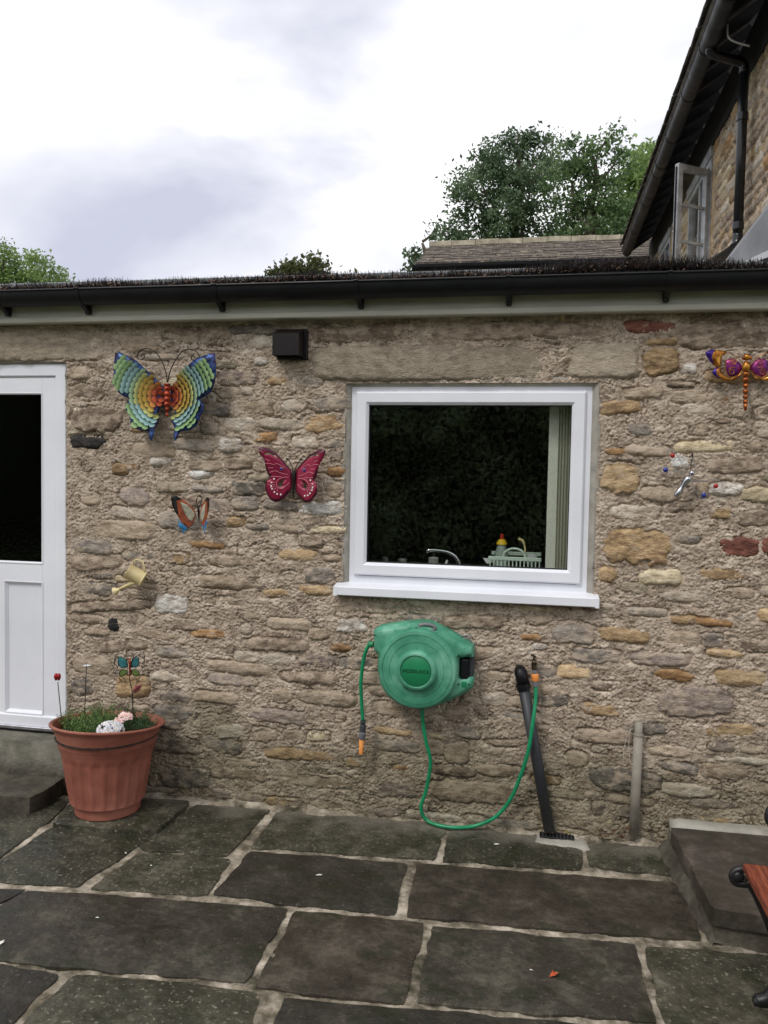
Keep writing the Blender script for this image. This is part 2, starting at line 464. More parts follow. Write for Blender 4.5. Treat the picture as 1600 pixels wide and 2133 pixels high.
BRASS = pmat('tarnished_brass', [(.3, S(46, 40, 32)), (.7, S(96, 84, 62))], scale=40, rough=.45, metal=.7)
STEEL = pmat('dull_steel', [(.3, S(150, 150, 154)), (.7, S(190, 190, 196))], scale=30, rough=.3, metal=.9)
CONDUIT = pmat('grey_conduit', [(.3, S(120, 114, 104)), (.7, S(150, 143, 131))], scale=12, rough=.7)
IRON = pmat('black_painted_iron', [(.3, S(18, 18, 20)), (.7, S(34, 34, 36))], scale=20, rough=.42, bump=.0008, bscale=120)
WOODRED = pmat('stained_hardwood', [(.36, S(84, 36, 24)), (.5, S(116, 54, 36)), (.64, S(140, 76, 52))], scale=9, stretch=(14, 1, 14), detail=6, rough=.45, bump=.0006, bscale=80, bstretch=(14, 1, 14))
def flag_mat(name, a, b, c, d, sp, th, k, wash=None):
    m = pmat(name, [(.34, S(*a)), (.45, S(*b)), (.54, S(*c)), (.68, S(*d))], scale=5, detail=13, nrough=.82, rough=.48, rvar=.18, bump=.014, bscale=18, bdetail=12, rand=.14, spec=.4,
             speck=(70, th-.02, S(*sp), k), pits=(6, .45, S(36, 40, 25), .6))
    if wash:        # mortar splashed over the slabs along the foot of the wall
        N, L = m.node_tree.nodes, m.node_tree.links; b = N['Principled BSDF']; src = b.inputs['Base Color'].links[0].from_socket
        geo = N.new('ShaderNodeNewGeometry'); sp_ = N.new('ShaderNodeSeparateXYZ'); L.new(geo.outputs['Position'], sp_.inputs[0])
        n = N.new('ShaderNodeTexNoise'); n.inputs['Scale'].default_value = 6; n.inputs['Detail'].default_value = 7; L.new(geo.outputs['Position'], n.inputs['Vector'])
        ma = N.new('ShaderNodeMath'); ma.operation = 'MULTIPLY_ADD'; ma.inputs[1].default_value = .35; L.new(n.outputs['Fac'], ma.inputs[0]); L.new(sp_.outputs['Y'], ma.inputs[2])
        mr = N.new('ShaderNodeMapRange'); mr.inputs['From Min'].default_value = -.02; mr.inputs['From Max'].default_value = .10; mr.inputs['To Max'].default_value = wash; L.new(ma.outputs[0], mr.inputs['Value'])
        mx = N.new('ShaderNodeMixRGB'); mx.inputs['Color2'].default_value = S(108, 103, 93); L.new(mr.outputs['Result'], mx.inputs['Fac']); L.new(src, mx.inputs['Color1']); L.new(mx.outputs['Color'], b.inputs['Base Color'])
    return m
FLAG = flag_mat('dark_flagstone', (32, 32, 27), (45, 42, 37), (56, 52, 45), (88, 83, 71), (112, 112, 96), .66, .45)
FLAG2 = flag_mat('lichened_flagstone', (36, 36, 28), (51, 50, 41), (68, 65, 54), (106, 103, 87), (134, 134, 114), .63, .6, .8)
FLAG3 = flag_mat('brownish_flagstone', (36, 33, 29), (50, 45, 39), (64, 57, 49), (94, 86, 74), (108, 106, 90), .66, .4)
JOINT = pmat('pointing_mortar', [(.36, S(58, 56, 44)), (.45, S(100, 93, 79)), (.54, S(142, 133, 118)), (.66, S(186, 176, 160))], scale=7, detail=9, nrough=.7, rough=.95, bump=.007, bscale=50, bdetail=7, spec=.2)
CONCRETE = pmat('mossy_concrete', [(.28, S(66, 66, 56)), (.45, S(96, 94, 84)), (.6, S(122, 118, 108)), (.75, S(146, 142, 134))], scale=5, detail=9, nrough=.7, rough=.9, bump=.004, bscale=60, bdetail=6, spec=.25)
PALECON = pmat('pale_concrete', [(.28, S(112, 108, 98)), (.5, S(150, 146, 136)), (.75, S(172, 168, 158))], scale=6, detail=8, rough=.9, bump=.003, bscale=60, spec=.25)
STEPSTONE = pmat('dark_step_stone', [(.28, S(44, 41, 36)), (.46, S(66, 61, 53)), (.62, S(92, 87, 76)), (.78, S(116, 112, 100))], scale=5, detail=9, nrough=.7, rough=.8, bump=.006, bscale=45, bdetail=7, spec=.3, rand=.1)
TERRA = pmat('terracotta_plastic', [(.36, S(124, 72, 58)), (.5, S(142, 84, 69)), (.64, S(154, 98, 82))], scale=5, detail=6, rough=.55, rvar=.06, bump=.0006, bscale=150)
SOIL = pmat('potting_soil', [(.3, S(34, 26, 20)), (.7, S(66, 52, 42))], scale=40, rough=.95, bump=.01, bscale=80)

def glass_mat(name, rough=0.0, bump=0, bscale=40, ior=1.5, tint=(1, 1, 1, 1)):
    m = bpy.data.materials.new(name); m.use_nodes = True
    N, L = m.node_tree.nodes, m.node_tree.links; N.clear()
    out = N.new('ShaderNodeOutputMaterial'); mx = N.new('ShaderNodeMixShader'); tr = N.new('ShaderNodeBsdfTransparent'); gl = N.new('ShaderNodeBsdfGlossy'); fr = N.new('ShaderNodeFresnel')
    tr.inputs['Color'].default_value = tint
    gl.inputs['Roughness'].default_value = rough; fr.inputs['IOR'].default_value = ior
    if bump:
        tc = N.new('ShaderNodeTexCoord'); n = N.new('ShaderNodeTexNoise'); n.inputs['Scale'].default_value = bscale; n.inputs['Detail'].default_value = 1
        L.new(tc.outputs['Object'], n.inputs['Vector']); bp = N.new('ShaderNodeBump'); bp.inputs['Distance'].default_value = bump
        L.new(n.outputs['Fac'], bp.inputs['Height']); L.new(bp.outputs['Normal'], gl.inputs['Normal']); L.new(bp.outputs['Normal'], fr.inputs['Normal'])
    ge = N.new('ShaderNodeNewGeometry'); mr = N.new('ShaderNodeMapRange'); mr.inputs['To Min'].default_value = ior; mr.inputs['To Max'].default_value = 1/ior
    L.new(ge.outputs['Backfacing'], mr.inputs['Value']); L.new(mr.outputs['Result'], fr.inputs['IOR'])     # a thin sheet reflects alike from both sides
    L.new(fr.outputs['Fac'], mx.inputs['Fac']); L.new(tr.outputs[0], mx.inputs[1]); L.new(gl.outputs[0], mx.inputs[2]); L.new(mx.outputs[0], out.inputs['Surface'])
    return m
GLASS = glass_mat('window_glass', tint=(.975, .985, .98, 1), ior=1.52)
GLASSOBS = glass_mat('obscured_glass', rough=.10, bump=.0008, bscale=55, tint=(.10, .11, .11, 1))

# ================================================================== THE COTTAGE EXTENSION
YW = -0.032                                   # mean face of the stonework; frames stand at y = 0
cottage = empty('stone_cottage_extension', (0, 0.15, 0), 'low rubble stone cottage extension with white door, kitchen window and black gutter', 'building')

wx0, wz0 = float(onY(722, 1240)[0]), 1.113
p = onY(735, 805); q = onY(1224.5, 1240)
WX0, WZ1, WX1, WZ0 = -0.889, 2.068, 0.232, 1.113       # window frame outside
DX1, DZ1, DZ0, DX0 = -2.388, 2.184, 0.285, -3.30       # door frame outside
OPEN = [(WX0-.025, WZ0-.02, WX1+.03, WZ1+.012), (DX0-.02, -.2, DX1+.012, DZ1+.012)]

def px_stone(x0, y0, x1, y1, m, **k):
    a = onY(x0, y1, YW); b = onY(x1, y0, YW)
    c = onY(x0, y0, YW); d = onY(x1, y1, YW)
    return dict(u0=(a[0]+c[0])/2, u1=(b[0]+d[0])/2, v0=(a[2]+d[2])/2, v1=(b[2]+c[2])/2, m=m, **k)
MAN = """-150 678 220 752 lint|250 700 336 733 tan|147 762 184 790 tan|147 800 218 834 brown|146 845 255 900 brown|146 907 216 932 black|250 922 355 953 tan|360 915 437 938 grey|457 913 500 940 white|
312 953 350 970 white|390 980 437 996 white|234 965 266 988 ochre|326 1005 389 1025 olive|400 1012 456 1025 grey|250 1010 312 1053 viol|230 1056 308 1081 pale|178 1084 316 1122 tan|147 1123 230 1153 grey|
330 1068 415 1103 grey|147 1156 250 1187 brown|147 1215 238 1241 dark|437 1156 500 1181 tan|397 1128 460 1141 orange|160 1253 303 1272 brown|322 1234 390 1278 white|150 1280 219 1300 brown|225 1287 247 1314 black|
178 1312 225 1323 tan|256 1278 300 1300 brown|169 1336 300 1360 brown|403 1312 481 1328 orange|153 1362 234 1406 tan|147 1415 194 1450 dark|240 1408 309 1453 ochre|322 1440 394 1462 grey|403 1442 490 1463 tan|
322 1469 406 1503 grey|153 1464 309 1490 brown|328 1498 378 1520 grey|419 1537 500 1569 grey|312 1537 415 1569 viol|334 1600 437 1640 dark|520 701 577 726 pale|530 743 558 761 white|590 751 660 774 tan|
560 785 607 803 ochre|616 782 672 807 grey|502 807 526 823 pale|485 830 565 864 tan|581 824 637 857 pale|644 822 721 857 grey|631 860 716 900 ochre|543 872 630 895 pale|529 902 575 920 orange|610 906 664 934 pale|
667 909 717 934 dark|683 936 712 960 viol|679 972 717 992 orange|667 1002 712 1033 tan|551 1045 619 1062 grey|622 1046 712 1072 white|472 1078 506 1097 ochre|515 1092 554 1103 grey|560 1093 622 1109 brown|647 1097 713 1111 cream|
619 1114 670 1140 brown|585 1145 658 1168 ochre|672 1156 709 1169 tan|633 1182 695 1216 grey|619 1218 689 1238 ochre|546 1227 596 1244 ochre|668 719 1182 791 lint|1187 712 1326 786 lint|1304 668 1408 692 red|1340 724 1413 780 ochre|
1346 705 1408 719 ochre|1420 752 1453 780 white|1386 795 1442 806 brown|1301 806 1380 831 tan|1256 834 1335 862 ochre|1420 842 1484 868 pale|1481 872 1540 882 brown|1414 918 1529 941 cream|1310 927 1391 949 tan|
1256 934 1297 948 orange|1470 952 1588 986 brown|1253 963 1332 1025 ochre|1453 1000 1478 1034 tan|1484 1004 1546 1030 white|1398 948 1442 978 white|1549 1017 1640 1045 cream|1338 1014 1414 1045 tan|1251 1090 1397 1172 ochre|1414 1115 1456 1132 grey|1498 1120 1582 1160 red|
1588 1118 1680 1160 red|1248 1183 1284 1211 ochre|1335 1188 1416 1217 cream|1456 1180 1552 1211 ochre|1397 1053 1447 1067 brown|1476 1056 1523 1079 ochre|1380 1234 1487 1256 pale|1400 1284 1448 1301 ochre|1456 1290 1524 1305 orange|
1580 1265 1650 1296 ochre|1251 1310 1350 1338 ochre|1383 1315 1454 1346 tan|1150 1296 1240 1340 grey|1200 1352 1290 1380 grey|1319 1360 1431 1386 viol|1479 1355 1549 1371 ochre|1167 1387 1246 1414 ochre|1364 1397 1448 1419 orange|
1493 1397 1594 1430 ochre|1370 1433 1527 1492 viol|1234 1419 1290 1439 brown|1215 1467 1296 1490 ochre|1296 1507 1389 1529 dark|1200 1520 1319 1549 brown|1352 1554 1440 1577 tan|1383 1591 1451 1610 grey|1229 1602 1375 1650 dark|
1380 1633 1487 1661 pale|1544 1633 1650 1656 tan|1234 1670 1262 1700 viol|1285 1675 1316 1706 viol|850 1282 919 1297 grey|925 1285 1047 1310 brown|1081 1321 1125 1335 orange|1109 1341 1137 1354 white|700 1288 769 1319 white|
690 1341 731 1357 orange|778 1543 872 1566 grey|875 1541 925 1572 tan|925 1547 978 1591 tan|950 1510 1000 1538 grey|784 1519 856 1532 ochre|990 1594 1090 1619 brown|900 1629 1075 1672 brown|778 1629 875 1663 viol|
150 690 0 0 skip|338 682 470 716 brown|480 676 570 698 dark|660 676 860 712 brown|870 674 1100 710 brown|1110 672 1290 706 brown|1420 676 1640 730 brown|560 1290 640 1312 tan|420 1200 520 1226 tan|520 1330 640 1356 brown|
430 1380 560 1404 tan|590 1400 700 1424 brown|620 1440 740 1470 tan|520 1480 640 1506 viol|560 1560 700 1584 ochre|440 1600 560 1626 brown|580 1610 730 1640 tan|1010 1400 1060 1420 tan|1000 1440 1060 1470 pale"""
STONES = []
for rec in MAN.replace('\n', '').split('|'):
    t = rec.split()
    if len(t) == 5 and t[4] != 'skip':
        STONES.append(px_stone(*map(float, t[:4]), t[4], man=True))

def finish_stone(s, rng):
    s['c'] = ((s['u0']+s['u1'])/2, (s['v0']+s['v1'])/2)
    s['hw'] = (s['u1']-s['u0'])/2; s['hh'] = (s['v1']-s['v0'])/2
    big = s['m'] == 'lint'
    s['rot'] = 0 if big else float(rng.normal(0, .045))
    s['ex'] = 7.0 if big else float(rng.uniform(2.6, 5.0))
    s['warp'] = .10 if big else float(rng.uniform(.16, .30))
    s['proud'] = .004 if big else float(rng.uniform(-.006, .003)) if s.get('man') else float(rng.uniform(-.008, .000))
    s['seed'] = int(rng.integers(1, 100000))
    s['tu'] = float(rng.normal(0, .03)); s['tv'] = float(rng.normal(-.04, .07))
    return s
def stone_r(s, u, v):
    c, sn = math.cos(s['rot']), math.sin(s['rot'])
    du = u-s['c'][0]; dv = v-s['c'][1]
    du = du + fbm(u*22, v*22, s['seed'], 2)*s['warp']*.45*min(s['hw'], s['hh']*1.6)
    dv = dv + fbm(u*22+31, v*22, s['seed']+5, 2)*s['warp']*.85*s['hh']
    a = np.abs((du*c+dv*sn)/s['hw']); b = np.abs((-du*sn+dv*c)/s['hh'])
    return (a**s['ex']+b**s['ex'])**(1/s['ex'])
def stone_height(s, u, v, r):
    rel = fbm(u*9, v*24, s['seed']+9, 3)*(.002 if s['m'] == 'lint' else .006) + fbm(u*50, v*95, s['seed']+13, 3)*(.0015 if s['m'] == 'lint' else .0036)
    rid = np.abs(perlin(u*14+3, v*38, s['seed']+21))*.004*(0.2 if s['m'] == 'lint' else 1)
    dome = (.006 if s.get('man') else .003)*(1-np.clip(r, 0, 1)**4)
    h = s['proud']+dome+rel+rid+s['tu']*(u-s['c'][0])+s['tv']*(v-s['c'][1])
    return h - np.clip(r-.965, 0, None)*min(s['hw'], s['hh'])*2.6
def stone_mesh(s, step, name, yref):
    hw, hh = s['hw']*1.16+.004, s['hh']*1.22+.004
    nu = max(6, int(2*hw/step)); nv = max(5, int(2*hh/step))
    U, V_ = np.meshgrid(np.linspace(-hw, hw, nu), np.linspace(-hh, hh, nv))
    U = U+s['c'][0]; V_ = V_+s['c'][1]
    r = stone_r(s, U, V_); h = np.maximum(stone_height(s, U, V_, r), -.045)
    keep = r < 1.32
    vs = np.stack([U, yref-h, V_], -1).reshape(-1, 3)
    I = np.arange(nu*nv).reshape(nv, nu)
    q = np.stack([I[:-1, :-1], I[:-1, 1:], I[1:, 1:], I[1:, :-1]], -1).reshape(-1, 4)
    k = keep.reshape(-1); q = q[k[q].any(1)]
    return vs, q
def compact(vs, q):
    used = np.unique(q); mp = np.full(len(vs), -1); mp[used] = np.arange(len(used)); return vs[used], mp[q]

GU0, GU1, GV0, GV1, GS = -4.3, 1.95, -0.06, 2.47, .0046
gu = np.arange(GU0, GU1, GS); gv = np.arange(GV0, GV1, GS)
GUU, GVV = np.meshgrid(gu, gv)
DIST = np.full(GUU.shape, 9.0)                 # rough distance to the nearest stone outline, negative inside
def mark(s, D, U, V_, u0, v0, gs):
    m = .05; i0 = max(0, int((s['c'][0]-s['hw']-m-u0)/gs)); i1 = int((s['c'][0]+s['hw']+m-u0)/gs)+2
    j0 = max(0, int((s['c'][1]-s['hh']-m-v0)/gs)); j1 = int((s['c'][1]+s['hh']+m-v0)/gs)+2
    sl = (slice(j0, j1), slice(i0, i1))
    if U[sl].size == 0: return sl, None
    d = (stone_r(s, U[sl], V_[sl])-1)*min(s['hw'], s['hh'])
    return sl, d
srng = np.random.default_rng(5)
for s in STONES:
    finish_stone(s, srng)
    sl, d = mark(s, DIST, GUU, GVV, GU0, GV0, GS)
    if d is not None: DIST[sl] = np.minimum(DIST[sl], d)
OPENM = np.zeros(GUU.shape, bool)
for (x0, z0, x1, z1) in OPEN: OPENM |= (GUU > x0) & (GUU < x1) & (GVV > z0) & (GVV < z1)
PAL = ['brown']*22+['grey']*16+['tan']*30+['viol']*10+['ochre']*6+['pale']*14+['olive']*8+['cream']*2+['white']*2+['orange']*2+['dark']*2
v = -.02
while v < 2.42:
    h = float(srng.uniform(.040, .082)); u = GU0+float(srng.uniform(0, .1))
    while u < 1.9:
        w = float(srng.uniform(.075, .25)); zo = float(srng.normal(0, .007))
        s = dict(u0=u+.006, u1=u+w-.008, v0=v+.004+zo, v1=v+h-.006+zo, m=PAL[int(srng.integers(len(PAL)))])
        u += w+float(srng.uniform(0, .02))
        if s['m'] in ('white', 'orange', 'cream'): s['u1'] = s['u0']+(s['u1']-s['u0'])*.6; s['v1'] = s['v0']+(s['v1']-s['v0'])*.75
        if s['v0'] < .02: s['v0'] = .005
        if s['v1']-s['v0'] < .02: continue
        finish_stone(s, srng)
        if srng.random() < .22: continue
        sl, d = mark(s, DIST, GUU, GVV, GU0, GV0, GS)
        if d is None: continue
        ins = d < 0
        if ins.sum() < 20: continue
        if (OPENM[sl] & (d < .004)).any(): continue
        if ((DIST[sl] < .004) & ins).sum() > .05*ins.sum(): continue
        DIST[sl] = np.minimum(DIST[sl], d); STONES.append(s)
    v += h

# mortar face as a relief with creases beside the stones
Mh = fbm(GUU*2.2, GVV*2.2, 3, 3)*.006
wu = fbm(GUU*14, GVV*14, 31, 2)*.02; wv_ = fbm(GUU*14+7, GVV*14, 33, 2)*.012
bil = np.abs(perlin((GUU+wu)*14, (GVV+wv_)*26, 41))*.0045 + np.abs(perlin((GUU+wu)*33+4, (GVV+wv_)*56, 43))*.0055 + np.abs(perlin(GUU*78, GVV*105, 45))*.0062
Mh = Mh + bil - .0055 + fbm(GUU*95, GVV*110, 51, 2)*.0030
crm = np.clip(fbm(GUU*6, GVV*9, 61, 2)*1.8+.20, 0, 1)
Mh = Mh - crm*.014*np.exp(-((DIST-.003)/.0042)**2)
for fu, fv, wd, dp_, sd_ in ((5.5, 15, .03, .012, 71), (9, 27, .04, .010, 81), (17, 40, .055, .008, 86), (26, 55, .07, .007, 96)):
    crk = np.exp(-(perlin(GUU*fu, GVV*fv+fbm(GUU*11, GVV*11, sd_+1, 3)*.9, sd_)/wd)**2)*np.clip(fbm(GUU*4, GVV*5, sd_+2, 3)*2.4+.1, 0, 1)
    Mh = Mh - crk*dp_
Mh = Mh - np.clip(-DIST-.010, 0, .02)*.9       # sinks away under the stones
I = np.arange(GUU.size).reshape(GUU.shape)
Q = np.stack([I[:-1, :-1], I[:-1, 1:], I[1:, 1:], I[1:, :-1]], -1).reshape(-1, 4)
cm = OPENM[:-1, :-1] & OPENM[1:, 1:] & OPENM[:-1, 1:] & OPENM[1:, :-1]
Q = Q[~cm.reshape(-1)]
vsm = np.stack([GUU, YW-Mh, GVV], -1).reshape(-1, 3)
vsm, Q = compact(vsm, Q)
co = origin(cottage)
wall = link_mesh('wall', np_mesh('wall', vsm-np.array(co), Q), MORTAR, cottage)
vis = [s for s in STONES if -2.95 < s['c'][0] < 1.15]
vis.sort(key=lambda s: -(s['hw']*s['hh']))
for s in vis[:296]:
    vs_, q_ = compact(*stone_mesh(s, .0075, 'stone', YW))
    nm = 'lintel' if s['m'] == 'lint' and s['hw'] > .2 else 'stone'
    o = link_mesh(nm, np_mesh(nm, vs_-np.array(co), q_), ST[s['m']], wall)
    if nm == 'lintel': o['label'] = 'long dressed stone lintel spanning the opening'
rest = vis[296:]+[s for s in STONES if not (-2.95 < s['c'][0] < 1.15)]
keys = list(ST); rv = []; rq = []; rm = []; n0 = 0
for s in rest:
    vs_, q_ = compact(*stone_mesh(s, .009, 'x', YW)); rv.append(vs_); rq.append(q_+n0); rm.append(np.full(len(q_), keys.index(s['m']))); n0 += len(vs_)
if rest:
    me = np_mesh('small_stones', np.concatenate(rv)-np.array(co), np.concatenate(rq))
    for k in keys: me.materials.append(ST[k])
    me.polygons.foreach_set('material_index', np.concatenate(rm).astype(np.int32))
    o = link_mesh('small_stones', me, None, wall); o['kind'] = 'stuff'

# cement fillet round the window and door openings
def fillet(name, x0, z0, x1, z1, w, skip_bottom=False):
    path = [(x0, z0), (x0, z1), (x1, z1), (x1, z0)]
    if not skip_bottom: path.append((x0, z0))
    pts = []
    for i in range(len(path)-1):
        a, b = path[i], path[i+1]; n = max(2, int(math.hypot(b[0]-a[0], b[1]-a[1])/.02))
        for k in range(n+(1 if i == len(path)-2 else 0)): pts.append((a[0]+(b[0]-a[0])*k/n, a[1]+(b[1]-a[1])*k/n))
    mb = MB(); vs = []; fs = []
    cx, cz = (x0+x1)/2, (z0+z1)/2; hw, hh = (x1-x0)/2, (z1-z0)/2
    for i, (x, z) in enumerate(pts):
        nx = -1 if abs(x-x0) < 1e-6 else (1 if abs(x-x1) < 1e-6 else 0); nz = 1 if abs(z-z1) < 1e-6 else (-1 if abs(z-z0) < 1e-6 and not skip_bottom else 0)
        j = float(fbm(x*14, z*14, 88, 3)); ww = w*(1+.45*j)
        for d, y in ((-.004, .06), (-.001, -.006), (.006+.3*ww, YW+.012+.004*j), (ww, YW+.002+.006*j), (ww+.012, YW+.03)):
            vs.append((x+nx*d, y, z+nz*d))
    for i in range(len(pts)-1):
        for k in range(4): fs.append((i*5+k, i*5+k+1, (i+1)*5+k+1, (i+1)*5+k))
    return mb.add(vs, fs).build(name, CEMENT, wall, True)
fillet('window_reveal', WX0+.002, WZ0-.01, WX1-.002, WZ1-.002, .034)
fillet('door_reveal', DX0+.002, .1, DX1-.002, DZ1-.002, .014, True)

# ---- window (part) with its pieces
win = empty('window', (WX0, 0, WZ0), parent=cottage)
mb = MB().ring(WX0, WZ0, WX1, WZ1, [(0, .07), (0, -.002), (.002, -.004), (.048, -.004), (.05, -.001), (.05, .07)])
mb.build('frame', UPVC, win)
sx0, sz0, sx1, sz1 = WX0+.027, WZ0+.054, WX1-.03, WZ1-.027
MB().ring(sx0, sz0, sx1, sz1, [(0, .0), (0, -.016), (.007, -.023), (.048, -.023), (.051, -.021), (.062, -.009), (.064, .012)]).build('sash', UPVC, win)
MB().ring(sx0, sz0, sx1, sz1, [(.0615, -.0095), (.0655, -.0090), (.0655, .014)]).build('gasket', GASKET, win)
g = .0645
for yy_ in (.006, .026): MB().box(sx0+g, yy_, sz0+g, sx1-g, yy_+.004, sz1-g).build('pane', GLASS, win)
sl0, sl1 = float(onY(697, 1232, -.07)[0]), float(onY(1247, 1254, -.07)[0])
zs = float(onY(970, 1236, -.09)[2])
mb = MB().prism_y([(sl0, 0), (sl0, 0)], 0, 0) if False else MB()
prof = [(.02, zs+.022), (-.082, zs+.006), (-.088, zs+.001), (-.088, zs-.034), (-.082, zs-.038), (-.074, zs-.038), (-.074, zs-.006), (.02, zs-.004)]
n = len(prof); vs_ = [(sl0, y, z) for y, z in prof]+[(sl1, y, z) for y, z in prof]
mb.add(vs_, [tuple(range(n)), tuple(range(2*n-1, n-1, -1))]+[(i, (i+1) % n, (i+1) % n+n, i+n) for i in range(n)])
mb.box(sl0-.002, -.0895, zs-.040, sl0+.016, .01, zs+.004).box(sl1-.016, -.0895, zs-.040, sl1+.002, .01, zs+.004)
mb.build('sill', UPVC, win)

# ---- door (part) with its pieces
door = empty('door', (DX0, 0, DZ0), parent=cottage)
fr = .062
MB().ring(DX0, DZ0, DX1, DZ1, [(0, .07), (0, -.010), (.004, -.014), (fr-.006, -.014), (fr, -.010), (fr, .07)]).build('frame', UPVC, door)
lx0, lz0, lx1, lz1 = DX0+fr+.003, DZ0+.03, DX1-fr-.003, DZ1-fr-.003
gx1 = float(onY(89, 1000)[0]); gzt = float(onY(88, 819)[2]); gzb = float(onY(89, 1174)[2])
gx0 = lx0+(lx1-gx1)
pzt, pzb = float(onY(50, 1211)[2]), float(onY(50, 1485)[2])
pm = float(onY(11, 1350)[0])
def stile(x0, z0, x1, z1): return MB().box(x0, -.004, z0, x1, .055, z1, .002)
leaf = MB()
leaf.box(gx1, -.004, lz0, lx1, .055, lz1, .002).box(lx0, -.004, lz0, gx0, .055, lz1, .002)
leaf.box(gx0, -.0035, gzt, gx1, .054, lz1).box(gx0, -.0035, pzt, gx1, .054, gzb).box(gx0, -.0035, lz0, gx1, .054, pzb)
mid = pm; mid0 = gx0+(gx1-mid)
leaf.box(mid0, -.0037, pzb, mid, .0535, pzt)
leaf.build('leaf', UPVC, door)
MB().ring(gx0, gzb, gx1, gzt, [(-.004, -.006), (.001, -.007), (.007, -.0005), (.007, .02)]).build('glazing_bead', UPVC, door)
MB().box(gx0+.004, .012, gzb+.004, gx1-.004, .018, gzt-.004).build('pane', GLASSOBS, door)
for a, b in ((mid, gx1), (gx0, mid0)):
    MB().ring(a, pzb, b, pzt, [(-.004, -.006), (.002, -.007), (.014, .008), (.016, .014)]).build('panel_moulding', UPVC, door)
    MB().box(a+.012, .011, pzb+.012, b-.012, .03, pzt-.012).build('panel', UPVC2, door)
MB().box(DX0+.02, -.03, DZ0-.012, DX1-.004, .05, DZ0+.006, .003).build('threshold', STEEL, door)
MB().box(DX0+.004, -.012, DZ0-.030, DX1-.001, .05, DZ0-.0125).build('threshold_seal', GASKET, door)

# ---- eaves: soffit, fascia, gutter, roof
FZ = 2.376
fl = MB().box(-4.5, -.100, FZ+.028, 2.0, -.080, 2.56).box(-4.5, -.112, FZ, 2.0, -.078, FZ+.0285, .004)
fl.build('fascia', FASCIA, cottage)
MB().box(-4.5, -.081, FZ+.004, 1.9, .0, FZ+.016).build('soffit', FASCIA, cottage)
gut = empty('gutter', (0, -.16, 2.53), parent=cottage)
GY, GZT, GRX, GDP = -.160, 2.513, .057, .067
def gutter_mesh(x0, x1, y, zt, rx, dp, th=.004, n=14):
    mb = MB(); prof = []
    for k in range(n+1):
        a = math.pi*k/n; prof.append((y-rx*math.cos(a), zt-dp*math.sin(a)**.8))
    prof2 = [(yy*(1-th/rx)+y*th/rx, zz+th if zz < zt-1e-6 else zz) for yy, zz in prof[::-1]]
    P = prof+prof2; m = len(P)
    vs = [(x0, a, b) for a, b in P]+[(x1, a, b) for a, b in P]
    mb.add(vs, [tuple(range(m)), tuple(range(2*m-1, m-1, -1))]+[(i, (i+1) % m, (i+1) % m+m, i+m) for i in range(m)])
    mb.tube([(x0, y-rx, zt), (x1, y-rx, zt)], .0055, 8)
    return mb
gutter_mesh(-4.6, 2.1, GY, GZT, GRX, GDP).build('channel', BLACKPL, gut, 'auto')
for px in (-380, -180, 12, 180, 460, 750, 1060, 1388, 1700):
    x = float(onY(px, 630, -.13)[0])
    mb = gutter_mesh(x-.011, x+.011, GY, GZT+.002, GRX+.0035, GDP+.0045)
    mb.add([(x-.012, -.100, GZT-.02), (x+.012, -.100, GZT-.02), (x+.012, -.100, FZ+.045), (x-.012, -.100, FZ+.045),
            (x-.012, -.165, GZT-GDP-.002), (x+.012, -.165, GZT-GDP-.002), (x+.009, -.112, FZ+.040), (x-.009, -.112, FZ+.040)],
           [(0, 1, 2, 3), (4, 7, 6, 5), (0, 4, 5, 1), (1, 5, 6, 2), (2, 6, 7, 3), (3, 7, 4, 0)])
    mb.box(x-.013, -.125, FZ+.036, x+.013, -.1005, FZ+.075, .003)
    mb.build('bracket', BLACKPL, gut, 'auto')
ROOFM = pmat('grey_roof_felt', [(.3, S(74, 74, 76)), (.7, S(100, 101, 104))], scale=6, rough=.8)
rf = MB()
rf.add([(-4.6, -.11, 2.565), (2.2, -.11, 2.565), (2.2, 5.2, 3.15), (-4.6, 5.2, 3.15), (-4.6, -.11, 2.548), (2.2, -.11, 2.548), (2.2, 5.2, 3.05), (-4.6, 5.2, 3.05)],
       [(0, 1, 2, 3), (7, 6, 5, 4), (0, 4, 5, 1), (1, 5, 6, 2), (2, 6, 7, 3), (3, 7, 4, 0)])
rf.build('roof', ROOFM, cottage)
MB().box(-4.6, -.128, 2.540, 2.1, -.104, 2.570, .003).build('eaves_trim', pmat('pale_metal_trim', [(.3, S(112, 116, 118)), (.7, S(140, 144, 147))], scale=8, rough=.5), cottage)

# interior shell of the kitchen
room = MB()
def plane(mb, pts): mb.add(pts, [(0, 1, 2, 3)])
ix0, ix1, iy0, iy1, iz0, iz1 = -3.3, 1.5, .055, 3.4, .2, 2.37
plane(room, [(ix0, iy1, iz0), (ix1, iy1, iz0), (ix1, iy1, iz1), (ix0, iy1, iz1)])
plane(room, [(ix0, .05, iz0), (ix0, iy1, iz0), (ix0, iy1, iz1), (ix0, .05, iz1)])
plane(room, [(ix1, .05, iz0), (ix1, iy1, iz0), (ix1, iy1, iz1), (ix1, .05, iz1)])
plane(room, [(ix0, .05, iz0), (ix1, .05, iz0), (ix1, iy1, iz0), (ix0, iy1, iz0)])
plane(room, [(ix0, .05, iz1), (ix1, .05, iz1), (ix1, iy1, iz1), (ix0, iy1, iz1)])
